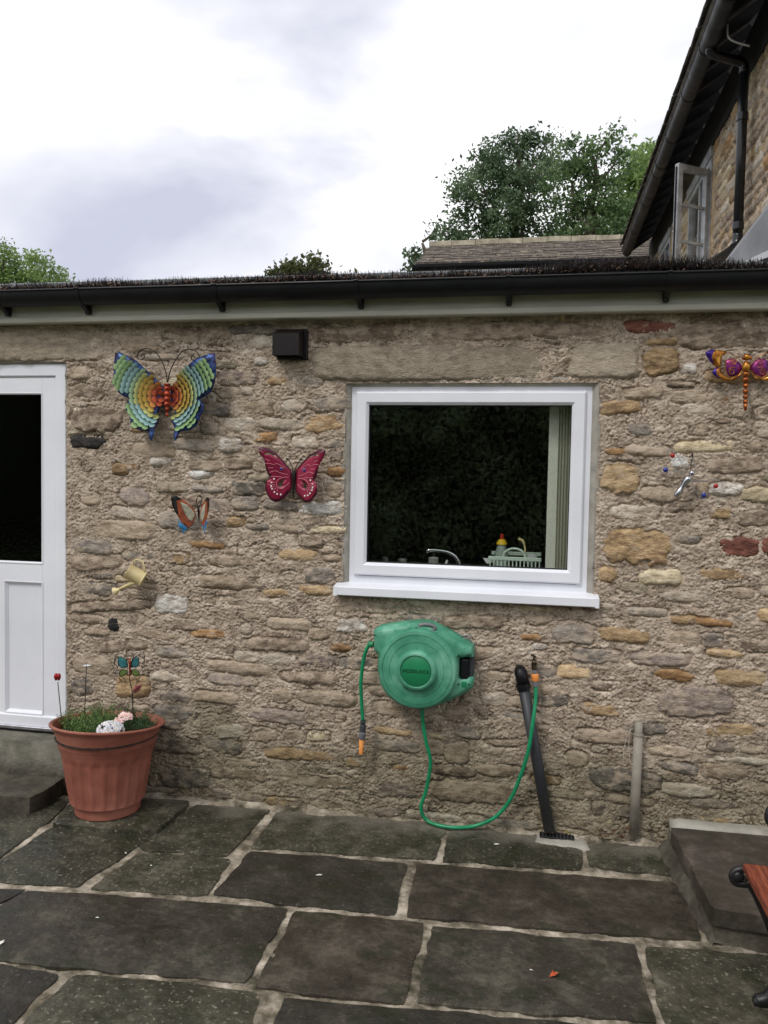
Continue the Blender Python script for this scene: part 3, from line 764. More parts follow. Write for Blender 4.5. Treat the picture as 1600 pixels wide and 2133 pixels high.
# inner leaf of the outside wall, round the openings
for x0, z0, x1, z1 in ((ix0, DZ1, ix1, iz1), (DX1-.02, iz0, WX0+.02, DZ1), (WX0+.02, iz0, WX1-.02, WZ0+.02), (WX1-.02, iz0, ix1, DZ1), (WX0+.02, WZ1-.02, WX1-.02, DZ1)):
    plane(room, [(x0, iy0, z0), (x1, iy0, z0), (x1, iy0, z1), (x0, iy0, z1)])
room.build('interior', pmat('dim_interior_paint', [(.3, S(104, 104, 100)), (.7, S(122, 122, 117))], scale=3, rough=.9), cottage)
tag(MB().box(-1.3, .14, .22, 1.1, .62, 1.118, .004).build('kitchen_worktop', pmat('worktop_laminate', [(.3, S(58, 54, 50)), (.7, S(84, 78, 72))], scale=40, rough=.35)),
    'dark kitchen worktop just inside the window', 'worktop')

# ================================================================== GROUND, PATIO, STEPS
GRASS = pmat('rough_grass', [(.3, S(48, 58, 30)), (.7, S(86, 98, 54))], scale=6, detail=8, rough=.95)
me = bpy.data.meshes.new('ground')
me.from_pydata([(-300, -300, -.06), (300, -300, -.06), (300, 300, -.06), (-300, 300, -.06)], [], [(0, 1, 2, 3)])
tag(link_mesh('ground', me, GRASS, None, False), kind='structure')
bu = np.arange(-4.8, 3.0, .013); bv = np.arange(-5.0, .05, .013)
BU, BV = np.meshgrid(bu, bv)
bh = -.013+fbm(BU*9, BV*9, 301, 4)*.006+np.abs(perlin(BU*30, BV*30, 305))*.006
bh = bh+np.clip(1-(-.035-BV)/.06, 0, 1)**2*.018*(1+fbm(BU*9, BV*9, 311, 2))          # mortar fillet against the wall
I = np.arange(BU.size).reshape(BU.shape)
Q = np.stack([I[:-1, :-1], I[:-1, 1:], I[1:, 1:], I[1:, :-1]], -1).reshape(-1, 4)
patio = link_mesh('patio', np_mesh('patio', np.stack([BU, BV, bh], -1).reshape(-1, 3), Q), JOINT)
tag(patio, kind='structure')

def flag(poly, mat, seed, parent=patio, ztop=0.0, thick=.05, edge=.007, step=.04, name='flagstone', und=.003, grow=.009):
    """poly: corner points on the ground (x, y)"""
    b = resample(poly, .028); cx = sum(p[0] for p in b)/len(b); cy = sum(p[1] for p in b)/len(b); out = []
    n = len(b)
    for i, (x, y) in enumerate(b):
        px_, py_ = b[i-1]; nx_, ny_ = b[(i+1) % n]
        x2 = (px_+6*x+nx_)/8; y2 = (py_+6*y+ny_)/8
        j = float(fbm(x*9, y*9, seed, 2))*edge*1.3+float(perlin(x*40, y*40, seed+1))*.003+grow; d = math.hypot(x2-cx, y2-cy) or 1
        out.append((x2+(x2-cx)/d*j, y2+(y2-cy)/d*j))
    mb = MB()
    def yf(x, y, d):
        h = -.005*max(0, 1-d/.009)**2+float(fbm(x*4, y*4, seed+3, 2))*und
        return -(ztop+h)
    plate(mb, out, yf, thick, step)
    mb.v = [(x, z, -y) for x, y, z in mb.v]
    return mb.build(name, mat, parent, 'auto')
def G(pts, z=0.0): return [tuple(onZ(x, y, z)[:2]) for x, y in pts]
FL = [
 ([(-150, 1885), (-150, 1690), (150, 1660), (100, 1709), (0, 1780)], FLAG2),
 ([(160, 1655), (393, 1666), (325, 1726), (215, 1722), (114, 1712)], FLAG2),
 ([(106, 1724), (215, 1732), (316, 1738), (160, 1841), (2, 1835), (-80, 1832), (3, 1792)], FLAG2),
 ([(410, 1675), (560, 1685), (472, 1780), (302, 1767), (290, 1758)], FLAG2),
 ([(290, 1777), (476, 1787), (430, 1861), (195, 1846)], FLAG2),
 ([(580, 1690), (933, 1710), (898, 1786), (528, 1762)], FLAG2),
 ([(524, 1771), (846, 1797), (818, 1902), (449, 1860)], FLAG),
 ([(944, 1712), (1105, 1732), (1212, 1752), (1206, 1809), (926, 1789)], FLAG2),
 ([(1224, 1757), (1376, 1752), (1404, 1821), (1232, 1803)], FLAG2),
 ([(872, 1797), (1205, 1822), (1417, 1837), (1443, 1910), (1455, 1955), (852, 1905)], FLAG3),
 ([(-160, 1851), (46, 1851), (0, 1876), (-160, 1945)], FLAG),
 ([(60, 1853), (596, 1890), (508, 2042), (250, 2019), (0, 1995), (-190, 1976), (2, 1885)], FLAG),
 ([(618, 1896), (880, 1920), (836, 2086), (534, 2052)], FLAG3),
 ([(905, 1927), (1318, 1965), (1358, 2123), (873, 2084)], FLAG),
 ([(1346, 1969), (1520, 1982), (1720, 1998), (1900, 2180), (1398, 2150)], FLAG2),
 ([(-220, 1992), (0, 2009), (118, 2027), (15, 2136), (-100, 2260), (-320, 2240)], FLAG),
 ([(157, 2028), (370, 2046), (540, 2069), (470, 2290), (-50, 2250), (40, 2140)], FLAG2),
 ([(592, 2075), (838, 2099), (1362, 2143), (1420, 2360), (530, 2300)], FLAG),
 ([(1400, 2172), (1900, 2210), (2050, 2420), (1460, 2370)], FLAG3),
 ([(-400, 1985), (-240, 1984), (-345, 2250), (-500, 2240)], FLAG2),
 ([(-420, 1700), (-165, 1690), (-165, 1890), (-165, 1960), (-420, 1960)], FLAG2),
]
for i, (pp, m) in enumerate(FL): flag(G(pp, .023 if i == 1 else 0), m, 400+i*7, ztop=.023 if i == 1 else 0.0)
frng = random.Random(3)
yy = -1.86
while yy > -4.7:
    h = frng.uniform(.42, .62); xx = -3.9
    while xx < 2.6:
        w = frng.uniform(.5, 1.0); sk = (yy+1.9)*.02
        flag([(xx, yy-h+.02), (xx+w-.035, yy-h+.02), (xx+w-.035, yy-.015), (xx, yy-.015)], [FLAG, FLAG2, FLAG3][frng.randrange(3)], frng.randrange(9999), step=.09)
        xx += w
    yy -= h

# door steps
up = float(onY(60, 1536, -.09)[2])
sx = float(onY(300, 1570, -.06)[0]); sx = -2.20
st = empty('threshold_stone', (-2.8, -.02, 0), 'worn grey stone block forming the sill under the white door', 'doorstep')
mb = MB(); plate(mb, [(-3.4, -.13), (sx, -.13), (sx, .02), (-3.4, .02)], lambda x, y, d: -(up-.010*max(0, 1-d/.02)**2+float(fbm(x*9, y*9, 520, 3))*.003), up-.005, .03)
mb.v = [(x, z, -y) for x, y, z in mb.v]; mb.build('block', CONCRETE, st, True)
STH = .085
pst = [tuple(onZ(62, 1660, STH)[:2]), tuple(onZ(134, 1612, STH)[:2])]
lo = flag([(-3.3, pst[0][1]-.02), pst[0], (pst[1][0]+.01, -.12), (-3.3, -.12)], STEPSTONE, 531, None, STH, STH+.01, .010, .03, 'step_slab', .004)
tag(lo, 'low dark stone step slab left of the terracotta pot', 'doorstep')

# raised platform on the right
PH = .13
plat = empty('raised_platform', (1.2, -.4, 0), 'low raised stone platform against the wall at the right edge', 'platform')
c0 = onZ(1490, 1890, PH); c1 = onY(1386, 1690, -.05)
pl = [(float(c0[0]), float(c0[1])), (2.4, float(c0[1])-.12), (2.4, -.125), (float(c1[0])+.02, -.125)]
flag(pl, pmat('plum_slab', [(.34, S(36, 37, 26)), (.44, S(52, 48, 41)), (.55, S(70, 62, 56)), (.68, S(104, 97, 86))], scale=4.5, detail=11, nrough=.78, rough=.55, rvar=.12, bump=.004, bscale=30, bdetail=7), 541, plat, PH, .062, .006, .04, 'top_slab', .003)
flag([(pl[0][0]+.012, pl[0][1]+.012), (2.38, pl[1][1]+.015), (2.38, -.05), (float(c1[0])+.02, -.05)], STEPSTONE, 551, plat, PH-.056, PH-.05, .012, .05, 'base_course', .004)
mb = MB(); plate(mb, [(float(c1[0])+.03, -.123), (2.4, -.123), (2.4, -.02), (float(c1[0])+.02, -.02)], lambda x, y, d: -(PH+.008-.012*max(0, 1-d/.03)**2+float(fbm(x*8, y*8, 561, 3))*.004), .10, .03)
mb.v = [(x, z, -y) for x, y, z in mb.v]; mb.build('concrete_strip', PALECON, plat, True)
mb = MB(); vs_ = []; fs_ = []
for i in range(40):
    t = i/39; x = float(c1[0])+(pl[0][0]-float(c1[0]))*t; y = -.06+(pl[0][1]+.06)*t
    j = float(fbm(t*9, 3, 571, 3))
    tp_ = 1-t**6; vs_ += [(x+.03, y, .05*tp_), (x+.004, y, (.040+.014*j)*tp_), (x-.018*tp_-.008*j, y, (.014+.008*j)*tp_), (x-.040*tp_-.012*j, y, -.018)]
for i in range(39):
    for k in range(3): fs_.append((i*4+k, i*4+k+1, (i+1)*4+k+1, (i+1)*4+k))
mb.add(vs_, fs_).build('mortar_fillet', STEPSTONE, plat, True)

# ================================================================== WALL ORNAMENTS
def W(pts, Y): return [tuple(onY(x, y, Y)[[0, 2]]) for x, y in pts]
def W3(pts, Y):
    return [V3(onY(p[0], p[1], Y+(p[2] if len(p) > 2 else 0))) for p in pts]
def gloss(name, c, rough=.35, metal=.35, c2=None, **k):
    c2 = c2 or tuple(min(255, x*1.18) for x in c)
    return pmat(name, [(.32, S(*c)), (.68, S(*c2))], scale=40, rough=rough, metal=metal, **k)
BODYBLK = flat('black_lacquer', S(16, 14, 15), .35)
WIRE = flat('dark_wire', S(24, 21, 20), .4)

# ---- big rainbow butterfly
Z6 = zoomer(6.4, 230, 710)
Lw = [(125,180),(180,165),(225,190),(300,225),(400,280),(480,370),(560,450),(640,540),(700,620),(710,700),(705,850),(650,890),(640,960),(665,1040),(655,1100),(620,1170),(618,1260),(600,1340),(575,1310),(540,1210),(450,1200),(370,1170),(320,1100),(300,1000),(255,930),(245,870),(265,820),(310,775),(235,755),(170,710),(130,640),(100,540),(105,400),(115,250)]
Rw = [(1440,180),(1390,185),(1320,205),(1200,250),(1090,320),(980,420),(900,510),(830,600),(790,640),(795,850),(850,890),(865,940),(840,1020),(835,1080),(870,1140),(885,1170),(885,1270),(905,1340),(935,1310),(965,1215),(1100,1200),(1190,1140),(1230,1040),(1270,960),(1285,880),(1260,830),(1215,790),(1300,750),(1380,700),(1420,620),(1450,500),(1455,350),(1445,250)]
YB = -.085
bf = empty('butterfly_wall_ornament', V3(onY(348, 830, YB)), 'large rainbow metal butterfly with overlapping scaled wings on the stone wall', 'wall ornament')
EDGE = pmat('blue_purple_enamel', [(.34, S(14, 16, 44)), (.45, S(26, 36, 84)), (.53, S(48, 88, 140)), (.60, S(66, 40, 92)), (.70, S(28, 22, 66))], scale=30, detail=3, rough=.32, metal=.45, bump=.002, bscale=140)
def scale_mat(name, dark, light):
    m = bpy.data.materials.new(name); m.use_nodes = True
    N, L = m.node_tree.nodes, m.node_tree.links; b = N['Principled BSDF']
    tc = N.new('ShaderNodeTexCoord'); sp = N.new('ShaderNodeSeparateXYZ'); L.new(tc.outputs['Object'], sp.inputs[0])
    wv = N.new('ShaderNodeTexWave'); wv.inputs['Scale'].default_value = 2.2; wv.inputs['Distortion'].default_value = .6; wv.bands_direction = 'Z'
    L.new(tc.outputs['Object'], wv.inputs['Vector'])
    mr = N.new('ShaderNodeMapRange'); mr.inputs['From Min'].default_value = -.45; mr.inputs['From Max'].default_value = .55; L.new(sp.outputs['X'], mr.inputs['Value'])
    mx = N.new('ShaderNodeMixRGB'); mx.inputs['Color1'].default_value = S(*dark); mx.inputs['Color2'].default_value = S(*light); L.new(mr.outputs['Result'], mx.inputs['Fac'])
    m2 = N.new('ShaderNodeMixRGB'); m2.blend_type = 'MULTIPLY'; m2.inputs['Fac'].default_value = .22; L.new(mx.outputs['Color'], m2.inputs['Color1']); L.new(wv.outputs['Color'], m2.inputs['Color2'])
    L.new(m2.outputs['Color'], b.inputs['Base Color']); b.inputs['Roughness'].default_value = .36; b.inputs['Metallic'].default_value = .35
    bp = N.new('ShaderNodeBump'); bp.inputs['Distance'].default_value = .002; L.new(wv.outputs['Color'], bp.inputs['Height']); L.new(bp.outputs['Normal'], b.inputs['Normal'])
    return m
SCM = [scale_mat('red_scale', (110, 34, 20), (232, 112, 76)), scale_mat('orange_scale', (120, 60, 24), (234, 158, 86)), scale_mat('gold_scale', (104, 78, 24), (226, 192, 96)),
       scale_mat('yellow_green_scale', (92, 94, 40), (222, 226, 146)), scale_mat('pale_green_scale', (58, 88, 66), (198, 232, 188)), scale_mat('teal_scale', (54, 92, 96), (184, 226, 222)), scale_mat('green_scale', (52, 88, 56), (182, 222, 158))]
# one unit scale: a fan-shaped domed chip pointing along +X, facing -Y
def scale_unit():
    vs = [(-1.0, -.02, 0)]; fs = []
    K = 9
    for k in range(K+1):
        a = -1.25+2.5*k/K; vs.append((-.25+.5*math.cos(a), -.15, .62*math.sin(a)))
    for k in range(K+1):
        a = -1.35+2.7*k/K; rr = 1.12*(1+(.035 if k % 2 else -.02)); vs.append((-.12+rr*math.cos(a)*.95, -.22-.10*math.cos(a), .92*math.sin(a)*rr/1.12))
    for k in range(K): fs.append((0, 1+k, 2+k)); fs.append((1+k, 2+K+k, 3+K+k, 2+k))
    return vs, fs
su = scale_unit()
SCME = []
for m in SCM:
    me = bpy.data.meshes.new('scale'); me.from_pydata(su[0], [], su[1]); me.materials.append(m); me.update()
    me.polygons.foreach_set('use_smooth', np.ones(len(me.polygons), bool)); SCME.append(me)
def big_wing(outl, hub, sgn):
    o2 = Z6(outl); P = W(o2, YB); hp = onY(*Z6([hub])[0], YB); hx, hz = float(hp[0]), float(hp[2])
    def yf(x, z, d):
        r = math.hypot(x-hx, z-hz)
        return YB-.010*min(1, d/.02)-.055*min(1, r/.22)**1.3*1.0 + .012
    mb = MB(); plate(mb, P, yf, .004, .012)
    wg = mb.build('wing', EDGE, bf, True)
    off = origin(wg); rad = .0155; ring = 0; r = .014
    rings = []
    while r < .26:
        rings.append(r); r += .0215
    for ri in reversed(range(len(rings))):
        r = rings[ri]; n = int(2*math.pi*r/.026) or 1
        for k in range(n):
            a = 2*math.pi*(k+(ri % 2)*.5)/n
            x, z = hx+r*math.cos(a), hz+r*math.sin(a)
            if not inpoly(x, z, P): continue
            d = edge_dist(x, z, P)
            lower = z < hz-.05
            if r > .10 and d < (.016 if (lower or abs(x-hx) > .12) else .006): continue
            if d < .005: continue
            f = ri/(len(rings)-1)*10.4
            ci = 0 if f < 1.4 else 1 if f < 2.3 else 2 if f < 3.9 else 3 if f < 5.2 else 4 if f < 6.3 else 5 if f < 7.6 else 6
            if lower: ci = 0 if f < 1.6 else 2 if f < 3.4 else 3 if f < 4.2 else 5 if f < 6.2 else 6
            o = bpy.data.objects.new('scale', SCME[ci]); COL.objects.link(o); o.parent = wg
            y = yf(x, z, d)-.003-.002*(len(rings)-ri)/len(rings)
            sc = rad*random.uniform(.98, 1.1)
            e1 = .004; gr = (yf(hx+(r+e1)*math.cos(a), hz+(r+e1)*math.sin(a), d)-yf(hx+(r-e1)*math.cos(a), hz+(r-e1)*math.sin(a), d))/(2*e1)
            X_ = Vector((math.cos(a), gr-.16, math.sin(a))).normalized(); Z_ = Vector((-math.sin(a), 0, math.cos(a))); Z_ = (Z_-X_*X_.dot(Z_)).normalized(); Y_ = Z_.cross(X_)
            if Y_.y < 0: Z_ = -Z_; Y_ = -Y_
            m4 = Matrix(((X_.x*sc*1.25, Y_.x*sc*.5, Z_.x*sc*1.25, x-off.x), (X_.y*sc*1.25, Y_.y*sc*.5, Z_.y*sc*1.25, y-off.y), (X_.z*sc*1.25, Y_.z*sc*.5, Z_.z*sc*1.25, z-off.z), (0, 0, 0, 1)))
            o.matrix_local = m4
    return wg
big_wing(Lw, (700, 740), -1); big_wing(Rw, (800, 740), 1)
BODYRED = gloss('copper_red_enamel', (112, 34, 22), .3, .5, (176, 70, 44))
pts = W3(Z6([(757, 570), (757, 620), (757, 690), (756, 760), (756, 830), (757, 900), (756, 970), (755, 1045)]), YB-.03)
bd = MB().tube(spline(pts, 5), [.0145+.003*math.sin(i*1.25)-(0 if i < 20 else (i-20)*.0009) for i in range(36)], 12)
bd.build('body', BODYRED, bf, True)
for e in ((730, 580), (786, 580)):
    c = V3(onY(*Z6([e])[0], YB-.04)); MB().ball(c, .005).build('eye', BODYBLK, bf, True)
for an in ([(760,555),(740,420),(690,280),(610,160),(500,100),(400,130),(355,200),(370,240),(420,250),(455,210),(430,180),(415,210)], [(765,555),(790,430),(850,290),(950,150),(1070,110),(1160,160),(1185,220),(1150,270),(1090,255),(1080,210),(1110,195),(1120,225)]):
    MB().tube(spline(W3(Z6(an), YB-.025), 6), .0026, 6).build('antenna', WIRE, bf, True)
MB().tube([V3(onY(348, 800, -.01)), V3(onY(348, 800, YB-.02))], .004, 8).build('hanging_pin', WIRE, bf)

# ---- crimson butterfly
Z7 = zoomer(8.889, 530, 910)
Lr = [(140,235),(165,200),(220,190),(320,220),(430,300),(520,400),(600,500),(680,610),(700,700),(690,950),(640,1040),(560,1140),(480,1195),(420,1205),(350,1170),(290,1080),(255,980),(250,880),(290,800),(340,770),(300,700),(265,600),(245,480),(225,390),(150,290)]
Rr = [(1370,290),(1365,255),(1330,235),(1250,235),(1130,290),(1000,380),(880,500),(780,600),(760,700),(765,990),(820,1090),(890,1170),(970,1215),(1040,1210),(1110,1160),(1180,1070),(1210,970),(1190,880),(1130,800),(1180,740),(1210,640),(1230,540),(1290,440),(1340,360)]
hole = [[(600,780),(530,800),(480,850),(470,910),(500,940),(545,925),(560,880),(545,850)], [(235,330),(260,300),(320,300),(430,350),(500,430),(420,370),(330,330),(270,335)]]
veins = [[(245,495),(330,495),(400,520)], [(310,577),(400,575)], [(330,660),(430,630),(520,670),(650,705)], [(350,735),(525,737)], [(660,750),(560,750),(480,790),(445,850),(460,920),(530,960),(600,910),(660,850)], [(290,820),(425,845)], [(310,890),(425,880)], [(340,940),(435,915)], [(400,975),(445,940)], [(450,1010),(470,960)], [(410,520),(450,495),(520,530),(590,580)], [(150,250),(235,300)], [(260,420),(340,445)]]
dots = [(405,780),(363,845),(358,912),(373,962),(413,1020),(457,1057),(518,1067)]
YR = -.07
rb = empty('butterfly_wall_ornament', V3(onY(612, 990, YR)), 'crimson metal butterfly with white dots on the wall left of the window', 'wall ornament')
CRIM = pmat('crimson_enamel', [(.34, S(112, 22, 50)), (.6, S(150, 36, 68))], scale=10, rough=.32, metal=.25)
CRIMD = pmat('dark_plum_enamel', [(.34, S(52, 16, 32)), (.6, S(78, 26, 46))], scale=14, rough=.3, metal=.25)
PINKV = flat('pale_pink_enamel', S(222, 140, 152), .4); WDOT = flat('white_enamel', S(238, 226, 224), .4); BLUEE = flat('blue_enamel', S(30, 28, 92), .3)
def mir(pts, sgn): return pts if sgn < 0 else [(1478-x, y+24) for x, y in pts]
cx0 = float(onY(*Z7([(735, 800)])[0], YR)[0])
def ycrim(x, z, d): return YR-.006*min(1, d/.012)-.30*abs(x-cx0)
def inset(poly, cx, cz, k): return [(cx+(x-cx)*k, cz+(z-cz)*k) for x, z in poly]
for sgn, outl in ((-1, Lr), (1, Rr)):
    P = W(Z7(outl), YR); hs = [W(Z7(mir(h, sgn)), YR) for h in hole]
    mb = MB(); plate(mb, P, ycrim, .003, .009, hs); wg = mb.build('wing', CRIM, rb, True)
    # dark scalloped border lying on the wing edge
    n = len(P); mb = MB(); bp_ = resample(P, .006); m = len(bp_)
    for k in range(m):
        pass
    ccx = sum(p[0] for p in P)/n; ccz = sum(p[1] for p in P)/n
    vs_ = []; fs_ = []
    for k, (x, z) in enumerate(bp_):
        w_ = .012 if z < ccz-.01 else (.015 if abs(x-cx0) > .09 else .006)
        if abs(x-cx0) < .022: w_ = .001
        d_ = math.hypot(x-ccx, z-ccz); ix, iz = x-(x-ccx)/d_*w_*random.uniform(.75, 1.15), z-(z-ccz)/d_*w_*random.uniform(.75, 1.15)
        vs_ += [(x, ycrim(x, z, 0)-.0015, z), (ix, ycrim(ix, iz, edge_dist(ix, iz, P))-.0022, iz)]
    fs_ = [(2*k, 2*((k+1) % m), 2*((k+1) % m)+1, 2*k+1) for k in range(m)]
    mb.add(vs_, fs_).build('wing_border', CRIMD, wg, True)
    for vn in veins:
        q = W(Z7(mir(vn, sgn)), YR); q = [Vector((x, ycrim(x, z, .02)-.0016, z)) for x, z in q]
        MB().tube(spline(q, 4), .0011, 5).build('vein', PINKV, wg, True)
    for dt in dots:
        (x, z), = W(Z7(mir([dt], sgn)), YR); MB().ball((x, ycrim(x, z, .02)-.001, z), .0042, .002, .0042, 10, 6).build('dot', WDOT, wg, True)
    (x, z), = W(Z7(mir([(525, 597)], sgn)), YR)
    MB().ball((x, ycrim(x, z, .02)-.0008, z), .0088, .0018, .0088, 12, 6).build('eyespot_ring', flat('pale_violet_enamel%d' % sgn, S(150, 120, 170), .4), wg, True)
    MB().ball((x, ycrim(x, z, .02)-.0016, z), .0070, .0026, .0070, 12, 6).build('eyespot', BLUEE, wg, True)
pts = W3(Z7([(730, 610), (730, 680), (728, 760), (725, 850), (724, 950), (722, 1050), (720, 1150)]), YR-.012)
MB().tube(spline(pts, 4), [.0075, .008, .0085, .009, .0095, .0098, .010, .010, .0098, .0095, .009, .0085, .008, .0075, .007, .0065, .006, .0055, .005, .0045, .004, .0035, .003, .0025, .0015], 10).build('body', BODYBLK, rb, True)
for an in ([(712, 600), (680, 510), (640, 440), (590, 395)], [(752, 615), (790, 520), (830, 450), (880, 400)]):
    MB().tube(spline(W3(Z7(an), YR-.02), 4), [.0022]*9+[.003, .0042, .0046, .0035], 6).build('antenna', BODYBLK, rb, True)
MB().tube([V3(onY(612, 985, -.01)), V3(onY(612, 985, YR-.005))], .004, 8).build('hanging_pin', WIRE, rb)

# ---- small orange and blue butterfly
Z1 = zoomer(3.2, 0, 650); YS = -.06
ob_ = empty('butterfly_wall_ornament', V3(onY(412, 1060, YS)), 'small orange and blue tin butterfly below the crimson one', 'wall ornament')
cxs = float(onY(*Z1([(1325, 1340)])[0], YS)[0])
def ysm(x, z, d): return YS-.75*abs(x-cxs)
ORG = pmat('orange_enamel', [(.36, S(128, 62, 38)), (.62, S(170, 92, 58))], scale=30, rough=.4, metal=.2)
CRM = pmat('cream_enamel', [(.36, S(140, 138, 120)), (.62, S(178, 174, 154))], scale=30, rough=.45); BLU = pmat('sky_blue_enamel', [(.32, S(30, 92, 138)), (.66, S(58, 134, 182))], scale=30, rough=.4)
for sgn, wing, inner, tip, tail in (
  (-1, [(1190,1225),(1215,1222),(1260,1260),(1300,1310),(1312,1350),(1300,1400),(1275,1440),(1240,1400),(1215,1340),(1195,1280)], [(1235,1262),(1270,1285),(1302,1330),(1308,1352),(1292,1398),(1270,1370),(1250,1320)], [(1189,1224),(1216,1221),(1245,1245),(1215,1252),(1222,1310),(1225,1350),(1212,1335),(1195,1280)],
   [(1222,1375),(1240,1402),(1275,1440),(1288,1432),(1266,1444),(1252,1468),(1240,1466),(1247,1442),(1225,1437),(1232,1426),(1217,1420),(1229,1410)]),
  (1, [(1428,1235),(1405,1235),(1365,1275),(1340,1320),(1335,1360),(1350,1405),(1375,1430),(1400,1390),(1418,1330),(1428,1280)], [(1392,1270),(1368,1292),(1344,1330),(1340,1360),(1354,1400),(1374,1380),(1390,1330)], [(1429,1234),(1404,1234),(1385,1256),(1410,1258),(1412,1310),(1412,1345),(1419,1330),(1428,1280)],
   [(1352,1410),(1375,1432),(1402,1378),(1408,1400),(1395,1420),(1402,1450),(1392,1446),(1385,1427),(1380,1440),(1391,1475),(1378,1470),(1368,1438)])):
    mb = MB(); plate(mb, W(Z1(wing), YS), ysm, .002, .008); wg = mb.build('wing', ORG, ob_, True)
    for nm, pl_, m_, d_ in (('inner_wing', inner, CRM, .002), ('wing_tip', tip, BODYBLK, .0025), ('tail', tail, BLU, .001)):
        mb = MB(); plate(mb, W(Z1(pl_), YS), lambda x, z, d, d_=d_: ysm(x, z, d)-d_, .0015, .008); mb.build(nm, m_, wg, True)
MB().tube(spline(W3(Z1([(1322,1298),(1324,1330),(1326,1365),(1328,1402)]), YS-.006), 4), [.003,.0045,.0055,.006,.006,.0055,.005,.0045,.004,.0035,.003,.002,.001], 8).build('body', BROWNPL, ob_, True)
MB().tube(spline(W3(Z1([(1321,1302),(1313,1275),(1310,1250),(1322,1226),(1338,1228),(1346,1245),(1338,1270),(1328,1302)]), YS-.004), 4), .0018, 6).build('antenna_loop', WIRE, ob_, True)
MB().tube([V3(onY(413, 1060, -.01)), V3(onY(413, 1060, YS))], .003, 8).build('hanging_pin', WIRE, ob_)

# ---- cream watering can ornament
CAN = pmat('cream_painted_tin', [(.3, S(196, 178, 128)), (.7, S(220, 204, 156))], scale=20, rough=.45)
YC = -.10
wc = empty('watering_can_ornament', V3(onY(282, 1197, YC)), 'small cream tin watering can tipped over on the wall', 'wall ornament')
A = V3(onY(*Z1([(852, 1727)])[0], YC-.012)); B = V3(onY(*Z1([(956, 1783)])[0], YC+.012)); ax = (B-A).normalized(); L_ = (B-A).length
prof = [(.001, .012), (.036, .012), (.0365, 0), (.0395, -.001), (.0395, .004), (.038, .006), (.0375, L_-.006), (.0395, L_-.004), (.0395, L_), (.001, L_)]
MB().lathe(prof, A, ax, 28).build('body', CAN, wc, 'auto')
sp = W3(Z1([(905, 1800), (870, 1812), (830, 1830), (795, 1848)]), YC-.01)
MB().tube(sp, [.012, .0095, .0075, .0068], 12).build('spout', CAN, wc, True)
ed = (sp[-1]-sp[-2]).normalized(); MB().lathe([(.0068, -.004), (.0095, .006), (.0225, .024), (.023, .027), (.001, .0255)], sp[-1], ed, 20).build('rose', CAN, wc, 'auto')
MB().tube(spline(W3(Z1([(884, 1684), (888, 1662), (912, 1650), (940, 1657), (958, 1680), (962, 1715), (950, 1740)]), YC+.004), 5), .0038, 8).build('handle', CAN, wc, True)
MB().tube(spline(W3(Z1([(842, 1720), (822, 1735), (812, 1755), (826, 1772)]), YC-.005), 4), .002, 6).build('front_loop', WIRE, wc, True)
MB().tube([V3(onY(292, 1185, -.01)), V3(onY(290, 1190, YC+.01))], .004, 8).build('hanging_hook', WIRE, wc)

# ---- gold and purple dragonfly
Z8 = zoomer(5.925, 1360, 700); YD = -.07
dg = empty('dragonfly_wall_ornament', V3(onY(1553, 790, YD)), 'gold and purple metal dragonfly high on the wall right of the window', 'wall ornament')
GOLD = pmat('gold_enamel', [(.36, S(106, 56, 22)), (.5, S(158, 98, 34)), (.64, S(206, 150, 62))], scale=40, rough=.28, metal=.65)
COPPER = pmat('copper_enamel', [(.3, S(96, 44, 20)), (.55, S(160, 88, 40)), (.75, S(208, 138, 72))], scale=50, rough=.28, metal=.65)
PURP = pmat('purple_magenta_enamel', [(.3, S(44, 24, 96)), (.45, S(104, 36, 112)), (.6, S(150, 56, 112)), (.75, S(176, 92, 60))], scale=16, detail=2, rough=.28, metal=.5)
NAVY = pmat('navy_violet_enamel', [(.3, S(24, 22, 92)), (.7, S(70, 36, 128))], scale=20, rough=.25, metal=.5)
up_ = [(635,212),(660,190),(700,182),(800,178),(890,190),(915,210),(850,245),(832,300),(830,390),(770,392),(700,330),(645,255)]
uptip = [(634,212),(660,189),(700,181),(760,180),(735,260),(740,352),(700,330),(645,255)]
lo_ = [(770,395),(822,395),(838,460),(880,495),(950,525),(1040,500),(1095,440),(1060,510),(1000,540),(900,556),(830,540),(740,490),(718,450)]
lotip = [(770,394),(800,395),(790,440),(820,535),(740,490),(717,450)]
heart = [(890,310),(930,285),(1000,275),(1060,320),(1105,370),(1100,420),(1050,480),(960,515),(910,480),(885,400)]
def mird(p, s): return p if s < 0 else [(2302-x, y) for x, y in p]
cxd = float(onY(*Z8([(1151, 400)])[0], YD)[0])
def yd(x, z, d): return YD-.006*min(1, d/.012)-.12*abs(x-cxd)
for s in (-1, 1):
    mb = MB(); plate(mb, W(Z8(mird(heart, s)), YD), yd, .003, .009); wg = mb.build('wing', PURP, dg, True)
    for nm, pp, m_, dd in (('upper_blade', up_, GOLD, .003), ('upper_blade_tip', uptip, NAVY, .0055), ('lower_blade', lo_, GOLD, .003), ('lower_blade_tip', lotip, NAVY, .0055)):
        mb = MB(); plate(mb, W(Z8(mird(pp, s)), YD), lambda x, z, d, dd=dd: yd(x, z, d)-dd, .003, .009); mb.build(nm, m_, wg, True)
    for pth in ([(915,210),(1000,250),(1080,310),(1110,360)], [(890,310),(885,400),(910,480),(960,515),(1050,480),(1100,420)], [(1000,330),(985,310),(1000,295),(1020,310),(1015,340),(980,355),(955,325),(970,290)], [(960,450),(950,430),(965,415),(990,430),(985,465),(950,475),(930,440),(950,400),(1020,395)]):
        q = [Vector((x, yd(x, z, .02)-.002, z)) for x, z in W(Z8(mird(pth, s)), YD)]
        MB().tube(spline(q, 5), .0016, 6).build('filigree', GOLD, wg, True)
